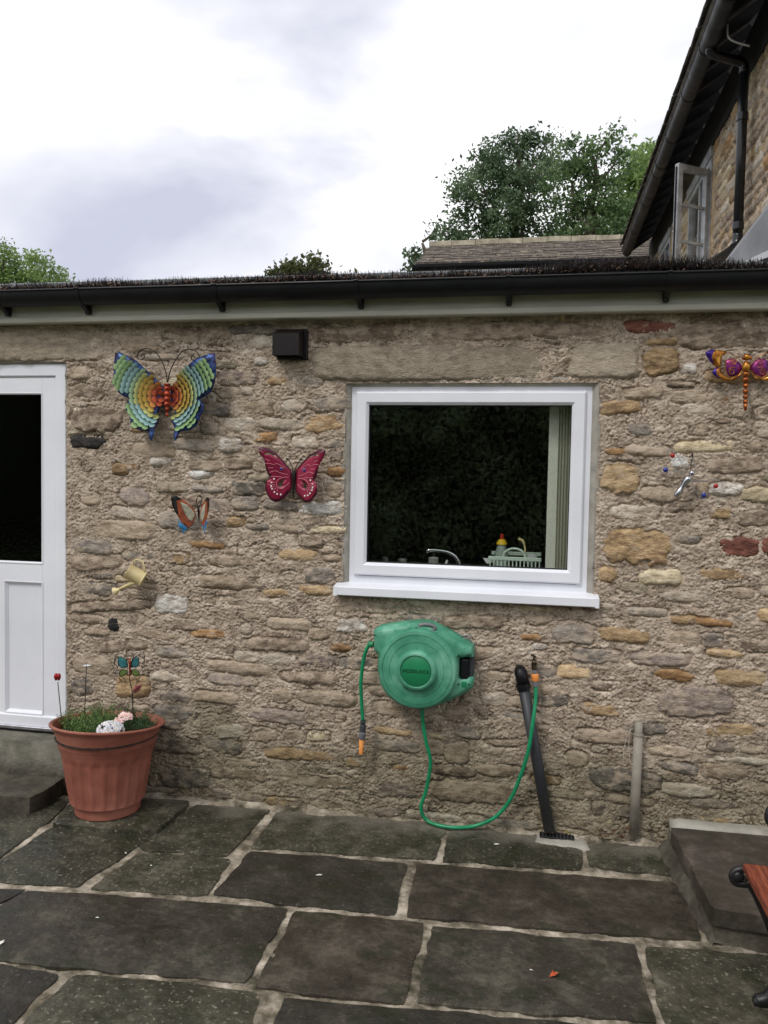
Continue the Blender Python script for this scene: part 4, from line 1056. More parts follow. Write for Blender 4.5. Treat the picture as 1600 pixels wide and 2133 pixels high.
H = lambda x, y, yy: V3(onY(*Z8([(x, y)])[0], YD+yy))
MB().ball(H(1157, 262, -.02), .0165, .014, .015).build('head', GOLD, dg, True)
for ex in (1118, 1208): MB().ball(H(ex, 272, -.024), .0075).build('eye', COPPER, dg, True)
MB().ball(H(1152, 380, -.02), .0175, .016, .025).build('thorax', GOLD, dg, True)
for i, (yy, rr) in enumerate(((470, .0145), (540, .0145), (615, .013), (685, .0125), (750, .0115), (812, .011))):
    MB().ball(H(1148-i, yy, -.016), rr, rr*.9, rr*.92).build('tail_segment', COPPER, dg, True)
MB().tube([H(1142, 835, -.016), H(1141, 880, -.016), H(1140, 925, -.014)], [.0085, .0075, .004], 10).build('tail_tip', COPPER, dg, True)
for a_ in ([(1140, 240), (1128, 205), (1122, 195)], [(1170, 240), (1185, 205), (1192, 190)]):
    MB().tube(W3(Z8(a_), YD-.02), .001, 5).build('antenna', WIRE, dg)
MB().tube([H(1152, 400, .06), H(1152, 400, -.01)], .004, 8).build('hanging_pin', WIRE, dg)

# ---- silver dragonfly with jewels
YJ = -.065
sj = empty('jewelled_dragonfly_ornament', V3(onY(1424, 1010, YJ)), 'silver wire dragonfly with red and blue glass jewels right of the window', 'wall ornament')
SILV = pmat('polished_silver', [(.3, S(150, 152, 160)), (.7, S(196, 198, 206))], scale=60, rough=.22, metal=.95)
MB().tube(spline([H2 for H2 in W3(Z8([(455, 1735), (425, 1770), (395, 1815), (365, 1855), (335, 1900), (305, 1945), (280, 1985)]), YJ-.02)], 3), [x*1.25 for x in (.008,.0105,.012,.0125,.0125,.012,.011,.0095,.0085,.0078,.0078,.0085,.0095,.0105,.0112,.0112,.0105,.009,.006)], 12).build('body', SILV, sj, True)
MB().ball(V3(onY(*Z8([(482, 1692)])[0], YJ-.022)), .0125).build('head', SILV, sj, True)
for lp in ([(400,1720),(300,1670),(150,1710),(78,1650),(120,1605),(190,1640),(170,1690)], [(410,1700),(345,1560),(260,1420),(188,1400),(195,1500),(245,1540),(330,1500)], [(470,1790),(540,1930),(600,2020),(680,2010),(690,1950),(620,1930),(590,1990)], [(490,1780),(620,1790),(760,1765),(850,1820),(840,1890),(770,1900),(740,1840)]):
    MB().tube(spline(W3(Z8(lp), YJ-.012), 5), .0014, 6).build('wing_wire', SILV, sj, True)
REDG = flat('red_glass_bead', S(150, 22, 16), .08, coat=.5); BLUG = flat('blue_glass_bead', S(20, 34, 128), .08, coat=.5)
for (x, y), m_ in (((245, 1475), REDG), ((155, 1652), BLUG), ((778, 1850), REDG), ((628, 1965), BLUG)):
    MB().ball(V3(onY(*Z8([(x, y)])[0], YJ-.014)), .0108, .008, .0108).build('jewel', m_, sj, True)
MB().tube(spline(W3(Z8([(500, 1665), (520, 1610), (500, 1550), (485, 1500)]), YJ-.02), 4), .0014, 6).build('antenna', SILV, sj, True)
MB().tube(spline(W3(Z8([(470, 1660), (470, 1580), (490, 1500), (484, 1445)]), YJ-.004), 4), [.0016]*6+[.003]*4+[.0045, .004, .002], 6).build('hook', WIRE, sj, True)
MB().tube([V3(onY(1430, 1000, -.01)), V3(onY(1430, 1000, YJ-.01))], .003, 8).build('hanging_pin', WIRE, sj)

# ---- plastic vent cowl
Z3 = zoomer(3.554, 450, 650)
vc = empty('vent_cowl', V3(onY(608, 716, -.08)), 'square dark brown plastic vent cowl under the fascia', 'vent')
x0, z1 = onY(578, 687, -.04)[[0, 2]]; x1, z0 = onY(641, 749, -.04)[[0, 2]]
MB().box(x0, -.055, z0, x1, -.02, z1, .004).build('back_plate', BROWNPL, vc)
mb = MB(); a0, a1 = x0+.008, x1-.016; b0, b1 = z0+.008, z1-.004
mb.add([(a0, -.055, b1), (a1, -.055, b1), (a1, -.135, b1-.03), (a0, -.135, b1-.03), (a0, -.135, b0), (a1, -.135, b0), (a1, -.056, b0), (a0, -.056, b0),
        (a0+.006, -.128, b0+.001), (a1-.006, -.128, b0+.001), (a1-.006, -.062, b0+.001), (a0+.006, -.062, b0+.001), (a0+.006, -.128, b0+.03), (a1-.006, -.128, b0+.03), (a1-.006, -.062, b0+.03), (a0+.006, -.062, b0+.03)],
       [(0, 1, 2, 3), (3, 2, 5, 4), (0, 3, 4, 7), (1, 6, 5, 2), (4, 5, 9, 8), (5, 6, 10, 9), (6, 7, 11, 10), (7, 4, 8, 11), (8, 9, 13, 12), (9, 10, 14, 13), (10, 11, 15, 14), (11, 8, 12, 15), (12, 13, 14, 15)])
mb.build('hood', BROWNPL, vc)

# ================================================================== HOSE REEL, TAP, PIPES
Z5 = zoomer(3.2, 700, 1260)
hr = empty('hose_reel', V3(onY(870, 1400, -.1)), 'green wall mounted garden hose reel hanging below the window', 'hose reel')
YF = -.165
outl = [(245,175),(270,160),(400,138),(520,125),(600,128),(660,150),(800,225),(905,290),(915,352),(820,362),(815,495),(912,492),(908,560),(860,595),(740,655),(640,690),(540,700),(430,680),(340,620),(290,540),(272,430),(275,345),(248,300)]
mb = MB(); plate(mb, W(Z5(outl), YF), lambda x, z, d: YF+.022*max(0, 1-d/.022)**2, .10, .015)
case = mb.build('casing', GREENPL, hr, 'auto')
cc = V3(onY(*Z5([(540, 432)])[0], -.20)); R0 = (V3(onY(*Z5([(810, 432)])[0], -.20))-cc).length
base = Vector((cc.x, -.06, cc.z))
MB().lathe([(R0*.93, 0), (R0*.985, .02), (R0, .05), (R0, .118), (R0*.985, .132), (R0*.95, .141), (R0*.875, .145), (R0*.87, .1425), (R0*.855, .1425), (R0*.85, .1455), (R0*.69, .148), (R0*.685, .146), (R0*.67, .146), (R0*.665, .1485),
            (R0*.51, .150), (R0*.50, .160), (R0*.485, .170), (R0*.45, .176), (R0*.40, .177), (R0*.385, .175), (R0*.38, .168), (.001, .168)], base, (0, -1, 0), 64).build('drum_cover', GREENPL, hr, 'auto')
MB().lathe([(R0*.372, 0), (R0*.372, .004), (R0*.36, .0055), (.001, .006)], base+Vector((0, -.168, 0)), (0, -1, 0), 48).build('hub_disc', GREEND, hr, 'auto')
def text_mesh(txt, size, extr):
    cu = bpy.data.curves.new('lettering', 'FONT'); cu.body = txt; cu.size = size; cu.extrude = extr; cu.align_x = 'CENTER'; cu.align_y = 'CENTER'; cu.space_character = 1.1
    to = bpy.data.objects.new('lettering_tmp', cu); COL.objects.link(to); bpy.context.view_layer.update()
    me = bpy.data.meshes.new_from_object(to.evaluated_get(bpy.context.evaluated_depsgraph_get()))
    bpy.data.objects.remove(to); return me
tm = text_mesh('HOZELOCK', .0215, .0012); tm.materials.clear(); tm.materials.append(pmat('worn_green_lettering', [(.3, S(5, 44, 28)), (.7, S(8, 54, 34))], scale=30, rough=.5))
lt = link_mesh('lettering', tm, None, hr, False); lt.rotation_euler = (R(90), 0, 0)
lt.location = base+Vector((0, -.1745, 0))-origin(hr)
MB().tube(spline(W3(Z5([(556, 146), (566, 134), (600, 130), (640, 136), (658, 150), (650, 166), (610, 170), (565, 164), (556, 146)]), -.155), 5), .009, 10).build('handle', GREYPL, hr, True)
MB().box(*(lambda a, b: (a[0], -.15, a[1], b[0], -.06, b[1]))(*W(Z5([(830, 500), (890, 355)]), -.12)), .006).build('bracket_arm', BLACKPL, hr)
bx = W(Z5([(886, 520), (925, 295)]), -.07); MB().box(bx[0][0], -.13, bx[0][1], bx[1][0], -.02, bx[1][1], .006).build('wall_bracket', DGREYPL, hr)
for q in ((534, 152), (260, 203), (272, 320), (818, 337), (886, 335), (818, 530), (886, 530)):
    c = V3(onY(*Z5([q])[0], YF-.001)); MB().lathe([(.0035, 0), (.0035, .003), (.001, .0032)], c+Vector((0, .0015, 0)), (0, -1, 0), 10).build('screw', BLACKPL, hr)
c = W(Z5([(835, 548), (870, 515)]), YF-.002); MB().box(c[0][0], YF-.003, c[0][1], c[1][0], YF+.01, c[1][1], .001).build('badge', GREEND, hr)
MB().lathe([(.014, 0), (.015, .006), (.015, .02), (.011, .026)], V3(onY(*Z5([(250, 262)])[0], -.12)), (-1, 0, -.1), 16).build('hose_outlet', GREEND, hr, 'auto')
q = spline(W3(Z5([(240, 262), (215, 275), (195, 320), (178, 400), (166, 520), (170, 640), (180, 775)]), -.12), 6)
MB().tube(q, .0088, 12).build('outlet_hose', HOSE, hr, True)
ja, jb, jc, jd = W3(Z5([(180, 770), (178, 845), (172, 895), (166, 992)]), -.12)
MB().tube([ja, ja.lerp(jb, .12), ja.lerp(jb, .2), ja.lerp(jb, .4), ja.lerp(jb, .45), jb], [.013, .0145, .012, .0125, .015, .015], 16).build('hose_connector', DGREYPL, hr, 'auto')
MB().tube([jb, jb.lerp(jc, .1), jb.lerp(jc, .9), jc], [.0135, .0165, .0165, .014], 16).build('connector_collar', GREYPL, hr, 'auto')
MB().tube([jc, jc.lerp(jd, .05), jd], [.010, .0125, .0095], 14).build('nozzle', ORANGEPL, hr, 'auto')
lead = [(575, 690, -.03), (580, 790, -.03), (602, 920, -.03), (630, 1050, -.02), (602, 1230, .0), (566, 1350, .0), (600, 1430, .01), (680, 1468, .005), (800, 1484, .0), (930, 1472, .0), (1060, 1415, .0), (1160, 1300, -.01), (1230, 1140, -.04), (1280, 980, -.062), (1310, 800, -.055), (1330, 640, -.025), (1332, 540, -.01)]
lp = []
for x, y, dy in lead:
    (px, py), = Z5([(x, y)]); p = onY(px, py, -.075+dy)
    if p[2] < .012: p = onZ(px, py, .012)
    lp.append(V3(p))
MB().tube(spline(lp, 7), .0088, 12).build('feed_hose', HOSE, hr, True)
ka, kb, kc, kd = W3(Z5([(1332, 540), (1330, 508), (1325, 458), (1322, 430)]), -.085)
MB().tube([ka, kb], [.0145, .016], 14).build('feed_collar', GREYPL, hr, 'auto')
MB().tube([kb, kb.lerp(kc, .1), kb.lerp(kc, .9), kc], [.014, .0165, .0165, .014], 16).build('feed_connector', ORANGEPL, hr, 'auto')
MB().tube([kc, kc.lerp(kd, .4), kd], [.012, .0125, .010], 14).build('tap_adaptor', GREYPL, hr, 'auto')
for i in range(4):
    o_ = i*8
    MB().tube(spline(W3(Z5([(812+o_, 226), (835+o_, 206-i*3), (868+o_, 200+i*4), (896, 226+i*3), (900-i*4, 258), (880, 276), (862-i*3, 250), (850+o_, 222)]), -.085+i*.008), 4), .0016, 5).build('wire_loop', STEEL, hr, True)

tp = empty('garden_tap', V3(onY(1113, 1390, -.05)), 'tarnished brass garden tap above the orange hose connector', 'tap')
t1, t2, t3, t4 = W3(Z5([(1322, 432), (1320, 395), (1322, 370), (1316, 330)]), -.085)
MB().tube([t1, t1.lerp(t2, .5), t2], [.011, .0125, .012], 14).build('spout', BRASS, tp, 'auto')
MB().tube([t2, t2+Vector((0, .03, .004)), t2+Vector((0, .075, .004))], [.013, .011, .010], 12).build('wall_pipe', BRASS, tp, True)
MB().tube([t2, t3], [.011, .009], 12).build('valve_body', BRASS, tp, True)
MB().tube([t3, t3.lerp(t4, .7), t4], [.005, .004, .0035], 8).build('spindle', BRASS, tp, True)
MB().obox(t3.lerp(t4, .75), (.9, 0, -.5), (0, 1, 0), (.5, 0, .9), .014, .004, .004).build('lever', BRASS, tp)

bp_ = empty('waste_pipe', V3(onY(1140, 1735, -.07)), 'black plastic waste pipe slanting down the wall into the drain', 'pipe')
e0, e1, e2, e3 = V3(onY(1083, 1396, -.03)), V3(onY(1084, 1398, -.075)), V3(onY(1087, 1410, -.085)), V3(onY(1090, 1428, -.085))
MB().tube([e0, e1, V3(onY(1085, 1401, -.088)), e2, e3], [.026, .027, .029, .029, .029], 18).build('elbow', BLACKPL, bp_, True)
MB().tube([e2.lerp(e3, .75), e3, e3.lerp(V3(onY(1092, 1436, -.085)), .9)], [.0315, .0325, .0315], 18).build('elbow_collar', BLACKPL, bp_, 'auto')
PVCB = pmat('weathered_black_pipe', [(.3, S(34, 36, 40)), (.7, S(56, 58, 62))], scale=10, stretch=(1, 1, .3), rough=.5)
MB().tube([e3, V3(onY(1118, 1580, -.085)), V3(onY(1144, 1729, -.080))], .0255, 20).build('pipe', PVCB, bp_, True)
dr = empty('drain_gully', V3(onZ(1160, 1745)), 'small black drain grate set in pale mortar by the waste pipe', 'drain')
dc = onZ(1160, 1745)
MB().box(dc[0]-.078, dc[1]-.024, -.02, dc[0]+.078, dc[1]+.026, .010, .003).build('frame', BLACKPL, dr)
for i in range(9):
    x = dc[0]-.064+i*.016; MB().box(x-.003, dc[1]-.018, .009, x+.003, dc[1]+.02, .014).build('bar', DGREYPL, dr)
mb = MB(); plate(mb, [(dc[0]-.12, -.145), (dc[0]+.02, -.165), (dc[0]+.15, -.15), (dc[0]+.13, -.05), (dc[0]-.09, -.03)], lambda x, y, d: -(.004+float(fbm(x*15, y*15, 611, 3))*.003-.01*max(0, 1-d/.02)), .02, .015)
mb.v = [(x, z, -y) for x, y, z in mb.v]; mb.build('mortar_surround', PALECON, dr, True)

gp = empty('grey_conduit_pipe', V3(onY(1322, 1737, -.06)), 'short weathered grey conduit standing against the wall by the platform', 'pipe')
c_ = [V3(onY(1331, 1503, -.055)), V3(onY(1330, 1530, -.06)), V3(onY(1325, 1630, -.062)), V3(onY(1320, 1738, -.062))]
MB().tube(c_[1:], [.0205, .0215, .022], 16).build('pipe', CONDUIT, gp, True)
MB().tube([c_[0], c_[1], c_[1].lerp(c_[2], .02)], .0175, 16).build('upper_sleeve', CONDUIT, gp, True)
MB().lathe([(.021, -.004), (.0235, -.003), (.0235, .003), (.021, .004)], c_[1], (0, 0, 1), 16).build('clip', CONDUIT, gp)
WHW = flat('thin_white_wire', S(180, 176, 168), .6)
for pts in ([(1319, 1518), (1313, 1522), (1310, 1550), (1312, 1588)], [(1314, 1519), (1304, 1540), (1299, 1570), (1297, 1595)], [(1320, 1540), (1327, 1560), (1326, 1585), (1318, 1593), (1311, 1586)]):
    MB().tube(spline(W3(pts, -.075), 5), .0012, 5).build('wire', WHW, gp, True)

# ================================================================== PLANT POT
PZ = .026
pc = Vector((-1.985, -.300, PZ)); 
_zc = float(onY(221, 1503, pc.y)[2]); _zf = float(onY(221, 1532, pc.y-.262)[2]); TILT = (_zf-_zc)/.262      # the soft rim dips towards the wall
PH_ = _zc-PZ; RB, RR = .150, .262
pot = empty('plant_pot', pc, 'large terracotta coloured plastic plant pot beside the white door', 'plant pot')
prof = [(RB-.012, .0), (RB, .004), (RB+.004, .05), (RB+.022, .058), (RB+.040, .16), (RB+.056, .27), (RB+.066, PH_-.115), (RB+.070, PH_-.108), (RB+.071, PH_-.100), (RB+.0745, PH_-.096), (RB+.080, PH_-.06), (RB+.094, PH_-.022), (RR-.006, PH_-.012), (RR, PH_-.006), (RR, PH_-.001), (RR-.006, PH_+.003), (RR-.016, PH_), (RR-.026, PH_-.02), (RB+.068, PH_-.09), (RB+.05, PH_-.13)]
fine = []
for i in range(len(prof)-1):
    (r0, h0), (r1, h1) = prof[i], prof[i+1]; k = max(1, int(abs(h1-h0)/.012))
    for j in range(k): fine.append((r0+(r1-r0)*j/k, h0+(h1-h0)*j/k, i))
fine.append((*prof[-1], 99))
NT = 192; vs_ = []; fs_ = []
for (r, h, seg) in fine:
    for k in range(NT):
        a = 2*math.pi*k/NT; rr = r
        if 2 <= seg <= 6 and .06 < h < PH_-.125:
            ph = (a*22/(2*math.pi)) % 1; t = abs(ph-.5)*2
            top = (PH_-.14)-.012*t*t*3; w = 1 if h < top else 0
            rr = r-.0045*w*max(0, 1-(t/.72)**6)*min(1, (h-.06)/.02)
        vs_.append((pc.x+rr*math.cos(a), pc.y+rr*math.sin(a), pc.z+h-TILT*rr*math.sin(a)*(h/PH_)**2))
for i in range(len(fine)-1):
    for k in range(NT): fs_.append((i*NT+k, i*NT+(k+1) % NT, (i+1)*NT+(k+1) % NT, (i+1)*NT+k))
fs_.append(tuple(range(NT-1, -1, -1)))
MB().add(vs_, fs_).build('shell', TERRA, pot, 'auto')
sz_ = PZ+PH_-.045
MB().lathe([(RB+.088, -.01), (RB+.07, .004), (.05, .012), (.001, .014)], (pc.x, pc.y, sz_), (0, 0, 1), 40).build('soil', SOIL, pot, True)

def strips(name, centers, n, L0, L1, wid, mat, parent, spread, seed, lean=.5):
    rg = random.Random(seed); mb = MB()
    for c in centers:
        for i in range(n):
            a = rg.uniform(0, 2*math.pi); rr = spread*math.sqrt(rg.random()); L = rg.uniform(L0, L1)
            b = Vector((c[0]+rr*math.cos(a), c[1]+rr*math.sin(a), c[2]-.01)); a2 = a+rg.uniform(-.8, .8); ln = lean*rg.uniform(.2, 1.2)
            d = Vector((math.cos(a2)*ln, math.sin(a2)*ln, 1)).normalized(); sd_ = d.cross(Vector((rg.uniform(-1, 1), rg.uniform(-1, 1), .1))).normalized()*wid
            m1 = b+d*L*.55; d2 = (d+Vector((math.cos(a2), math.sin(a2), -.3))*.35).normalized(); t = m1+d2*L*.5
            k = len(mb.v); mb.v += [tuple(b-sd_*.6), tuple(b+sd_*.6), tuple(m1+sd_), tuple(m1-sd_), tuple(t)]
            mb.f += [(k, k+1, k+2, k+3), (k+3, k+2, k+4)]
    return mb.build(name, mat, parent, True)
def shoots(name, centers, n, h0, h1, leaf, mat, parent, spread, seed):
    """leafy upright shoots, each a thin stem with short pointed leaves set round it"""
    rg = random.Random(seed); mb = MB()
    for c in centers:
        for i in range(n):
            a = rg.uniform(0, 6.283); rr = spread*math.sqrt(rg.random()); H_ = rg.uniform(h0, h1)*(1.15-.5*rr/spread)
            b = Vector((c[0]+rr*math.cos(a), c[1]+rr*math.sin(a), c[2]-.012)); d = Vector((math.cos(a)*rr/spread*.7+rg.gauss(0, .15), math.sin(a)*rr/spread*.7+rg.gauss(0, .15), 1)).normalized()
            m = int(H_/.0055)+3
            for k in range(m):
                t = (k+1)/m; p = b+d*H_*t; a2 = k*2.4+a; o_ = Vector((math.cos(a2), math.sin(a2), .35+.9*t)).normalized(); L_ = leaf*rg.uniform(.7, 1.25)*(1.1-.35*t)
                w_ = o_.cross(Vector((0, 0, 1))); w_ = w_.normalized()*.0022 if w_.length > .01 else Vector((.0022, 0, 0)); q = len(mb.v)
                tip = p+o_*L_+Vector((0, 0, -.15*L_)); md = p+o_*L_*.5+Vector((0, 0, .06*L_))
                mb.v += [tuple(p), tuple(md+w_), tuple(tip), tuple(md-w_)]; mb.f.append((q, q+1, q+2, q+3))
    return mb.build(name, mat, parent, False)
LEAFD = pmat('deep_green_foliage', [(.3, S(24, 48, 24)), (.5, S(48, 78, 38)), (.72, S(96, 122, 62))], scale=30, rough=.6)
LEAFB = pmat('fresh_green_foliage', [(.3, S(42, 68, 30)), (.5, S(76, 106, 48)), (.72, S(128, 152, 82))], scale=30, rough=.6)
def potpt(px, py, dy=0.0): return V3(onY(px, py, pc.y+dy))
PL = [('bushy green pink plant at the back right of the pot', [(275, 1512, .02), (300, 1512, .0), (255, 1508, .08), (288, 1505, .1)], LEAFD, 11),
      ('spiky green plant at the back of the pot', [(218, 1500, .10), (232, 1500, .06), (200, 1505, .12)], LEAFB, 12),
      ('low green plant at the front left of the pot', [(160, 1520, -.05), (180, 1522, -.08), (148, 1515, .0), (195, 1518, -.06)], LEAFB, 13)]
plants = []
for lab, cs, m_, sd0 in PL:
    cs3 = [Vector((potpt(x, y, dy).x, pc.y+dy, sz_+.01)) for x, y, dy in cs]
    pe = empty('carnation_plant', cs3[0], lab, 'plant', 'plants in the terracotta pot')
    shoots('foliage', cs3, 30, .05, .10, .026, m_, pe, .042, sd0); plants.append(pe)
def floret(mb, c, nrm, r, rg):
    n = nrm.normalized(); u = n.orthogonal().normalized(); w = n.cross(u)
    k0 = len(mb.v); mb.v.append(tuple(c+n*r*.1)); P = 15
    for k in range(P):
        a = 2*math.pi*k/P; rr = r*(1 if k % 3 else .62)*rg.uniform(.9, 1.1); mb.v.append(tuple(c+u*math.cos(a)*rr+w*math.sin(a)*rr+n*r*rg.uniform(.1, .4)))
    for k in range(P): mb.f.append((k0, k0+1+k, k0+1+(k+1) % P))
WHP = pmat('white_petals', [(.38, S(176, 180, 190)), (.62, S(226, 228, 234))], scale=40, rough=.6); PKP = pmat('pale_pink_petals', [(.3, S(222, 170, 172)), (.7, S(244, 214, 210))], scale=40, rough=.6)
YEL = flat('yellow_stamen', S(220, 180, 60), .6)
def flower_head(name, px, py, dy, rw, rh, cnt, mat, seed, parent):
    rg = random.Random(seed); c = Vector((potpt(px, py, dy).x, pc.y+dy, potpt(px, py, dy).z)); mb = MB(); ctr = MB()
    for i in range(cnt):
        a = rg.uniform(0, 2*math.pi); t = math.acos(rg.uniform(.0, 1)); d = Vector((math.sin(t)*math.cos(a), math.sin(t)*math.sin(a), math.cos(t)))
        p = c+Vector((d.x*rw, d.y*rw, d.z*rh)); nn = (d+Vector((0, -.35, .2))).normalized(); floret(mb, p, nn, .0135, rg); ctr.ball(p+nn*.003, .0028, nu=6, nv=4)
    o = mb.build(name, mat, parent, True); ctr.build('stamens', YEL, o, True)
    MB().tube([Vector((c.x, c.y, sz_-.01)), c+Vector((0, 0, rh*.4))], .0028, 6).build('stem', LEAFD, parent)
wf = empty('white_flower_plant', Vector((potpt(230, 1530, -.14).x, pc.y-.14, sz_)), 'rounded cluster of white flowers at the front of the pot', 'plant', 'plants in the terracotta pot')
flower_head('flower_head', 230, 1521, -.15, .055, .034, 78, WHP, 21, wf)
strips('foliage', [Vector((potpt(230, 1530, -.12).x, pc.y-.10, sz_))], 40, .03, .05, .003, LEAFD, wf, .05, 23, .6)
flower_head('pink_flower', 262, 1493, -.04,   .028, .016, 22, PKP, 22, plants[0])
flower_head('pink_flower', 248, 1503, -.08, .018, .014, 13, PKP, 25, plants[0])

# garden stakes stuck in the pot
Z2 = zoomer(3.2, 0, 1100)
def stake(label, pts, Y):
    P_ = W3(Z2(pts), Y); base_ = P_[-1]; P_.append(Vector((base_.x+(base_.x-P_[-2].x)*.3, base_.y, sz_-.03)))
    e_ = empty('garden_stake', P_[-1], label, 'garden stake', 'ornamental stakes in the plant pot'); MB().tube(P_, .0022, 7).build('rod', WIRE, e_, True); return e_
REDL = gloss('red_lacquer', (130, 22, 26), .22, .3, (158, 38, 40)); PINKL = gloss('rose_lacquer', (92, 30, 34), .3, .4, (196, 122, 118))
s1 = stake('red tulip shaped metal bud on a stake in front of the door frame', [(386, 1025), (395, 1120), (405, 1220), (415, 1330)], pc.y-.03)
for dx, rx in ((-9, 1.0), (9, 1.0)):
    c = V3(onY(*Z2([(383+dx, 992)])[0], pc.y-.03)); mb = MB().ball((0, 0, 0), .0105, .010, .0185); mb.v = [(c.x+x*(1-.35*max(0, -z/.0185)), c.y+y, c.z+z) for x, y, z in mb.v]; mb.build('petal', REDL, s1, True)
s2 = stake('thin stake topped by a small white metal flower', [(577, 920), (572, 1040), (566, 1200), (563, 1290)], pc.y+.10)
mb = MB(); c = V3(onY(*Z2([(577, 918)])[0], pc.y+.10)); rg = random.Random(4)
for k in range(7):
    a = 2*math.pi*k/7; d = Vector((math.cos(a), math.sin(a), .12)); w_ = Vector((-math.sin(a), math.cos(a), 0)); b_ = len(mb.v)
    mb.v += [tuple(c), tuple(c+d*.013+w_*.006), tuple(c+d*.024), tuple(c+d*.013-w_*.006)]; mb.f.append((b_, b_+1, b_+2, b_+3))
mb.build('flower', WHP, s2)
s3 = stake('stake with a teal and green glass butterfly in front of the wall', [(866, 920), (864, 1000), (870, 1045), (880, 1070), (884, 1150), (887, 1245)], pc.y+.08)
TEAL = pmat('teal_glass', [(.3, S(32, 82, 90)), (.7, S(66, 128, 130))], scale=20, rough=.12); MOSSG = pmat('green_glass', [(.3, S(70, 88, 44)), (.7, S(104, 122, 66))], scale=20, rough=.12)
def ys3(x, z, d): return pc.y+.075-.15*abs(x-float(onY(*Z2([(866, 930)])[0], pc.y+.08)[0]))
for pp, m_ in (([(858,912),(848,875),(815,852),(795,860),(797,905),(815,928),(855,925)], TEAL), ([(875,905),(890,868),(915,852),(935,865),(935,910),(915,925),(878,925)], TEAL), ([(855,945),(820,938),(802,960),(805,985),(830,985),(855,965)], MOSSG), ([(878,945),(910,935),(938,955),(938,980),(905,985),(880,965)], MOSSG)):
    mb = MB(); P = W(Z2(pp), pc.y+.08); plate(mb, P, ys3, .002, .008); wg = mb.build('wing', m_, s3, True)
    q = [Vector((x, ys3(x, z, 0)-.001, z)) for x, z in P]; MB().tube(q+[q[0]], .0014, 5).build('wing_rim', WIRE, wg, True)
rg = random.Random(9)
for pth in ([(860,900),(820,840),(775,850),(765,900),(785,930),(770,965),(795,1000),(815,1030)], [(872,900),(905,835),(955,830),(962,880),(945,920),(955,960),(930,1000),(920,1030)], [(862,885),(840,840),(860,815),(900,818),(940,815)], [(790,850),(770,880),(760,920),(760,970)], [(930,850),(960,870),(960,920)], [(800,990),(830,1005),(835,1035)], [(930,990),(915,1010),(912,1040)]):
    MB().tube(spline(W3(Z2(pth), pc.y+.07), 4), .0017, 5).build('wire_scroll', WIRE, s3, True)
q = W3(Z2([(865, 870), (866, 900), (866, 950), (867, 990)]), pc.y+.065); MB().tube(q, [.004, .005, .0045, .002], 8).build('body', BODYRED, s3, True)
s4 = stake('pink metal leaf bud on a stake beside the butterfly stake', [(884, 1085), (884, 1120), (886, 1180), (888, 1250)], pc.y+.06)
mb = MB(); P = W(Z2([(884,1092),(886,1068),(905,1050),(944,1038),(938,1062),(925,1085),(905,1100)]), pc.y+.05); plate(mb, P, lambda x, z, d: pc.y+.05-.6*min(d, .006), .004, .006); lf = mb.build('leaf', PINKL, s4, True)
MB().tube(W3(Z2([(884, 1092), (910, 1072), (942, 1040)]), pc.y+.044), .0012, 5).build('leaf_vein', BODYBLK, lf)

# ================================================================== BENCH
BY = -1.115; BZ = .405; BX = .022
be = empty('garden_bench', (.95, -1.8, 0), 'garden bench with black cast iron ends and red brown slats, cut off at the right', 'bench')
def end_frame(y):
    mb = MB()
    P = lambda pts: [Vector((x+BX, y, z)) for x, z in pts]
    mb.tube(spline(P([(.700, .012), (.735, .030), (.765, .085), (.765, .16), (.74, .25), (.705, .33), (.675, .385), (.655, .40)]), 6), .021, 10)
    mb.tube(P([(.69, .010), (.78, .010)]), .015, 8)
    mb.tube(spline(P([(.665, .385), (.625, .385), (.612, .405), (.622, .425), (.65, .432), (.72, .43), (.86, .40), (1.02, .40), (1.08, .42)]), 6), .011, 10)
    mb.tube(spline(P([(1.08, .42), (1.10, .28), (1.13, .14), (1.20, .012)]), 6), .02, 10)
    mb.tube(spline(P([(1.08, .42), (1.12, .58), (1.18, .74), (1.24, .86)]), 6), .018, 10)
    mb.tube(spline(P([(.735, .43), (.755, .5), (.735, .565), (.712, .60), (.722, .635), (.76, .645), (.90, .63), (1.13, .62)]), 6), .013, 10)
    mb.ball((.722+BX, y, .617), .020, .018, .020)
    mb.ball((.628+BX, y, .408), .021, .016, .021)
    return mb
for y in (BY, BY-1.35): end_frame(y).build('end_frame', IRON, be, True)
for i in range(5):
    x = .638+BX+i*.092; MB().box(x, BY-1.33, BZ+.030-.012*math.sin(i*.8), x+.074, BY-.012, BZ+.052-.012*math.sin(i*.8), .004).build('seat_slat', WOODRED, be)
for i in range(4):
    z = .52+i*.095; x = 1.085+.04*(i+1)
    MB().obox((x-.01, BY-.675, z), (0, 1, 0), (1, 0, -.4), (.4, 0, 1), .66, .010, .036).build('back_slat', WOODRED, be)

# ================================================================== KITCHEN THINGS BEHIND THE GLASS
WTZ = 1.118
def kz(px, py, Y): return V3(onY(px, py, Y))
MINT = flat('pale_mint_plastic', S(206, 222, 206), .45); CHROME = flat('chrome', S(210, 212, 214), .12, metal=1.0); TINP = flat('steel_pan', S(176, 176, 170), .3, metal=.35); WHITEC = flat('white_china', S(226, 226, 222), .25)
Yk = .30
rk = empty('dish_rack', Vector((kz(1073, 1180, Yk).x, Yk, WTZ)), 'pale green plastic dish rack with a hooped handle inside the window', 'dish rack')
a = kz(1018, 1182, Yk); b = kz(1128, 1160, Yk); zt = kz(1073, 1158, Yk).z
for yy in (Yk-.06, Yk+.22): MB().box(a.x, yy, zt-.02, b.x, yy+.012, zt, .003).build('rail', MINT, rk)
MB().box(a.x, Yk-.048, WTZ, b.x, Yk+.22, WTZ+.012).build('tray', MINT, rk)
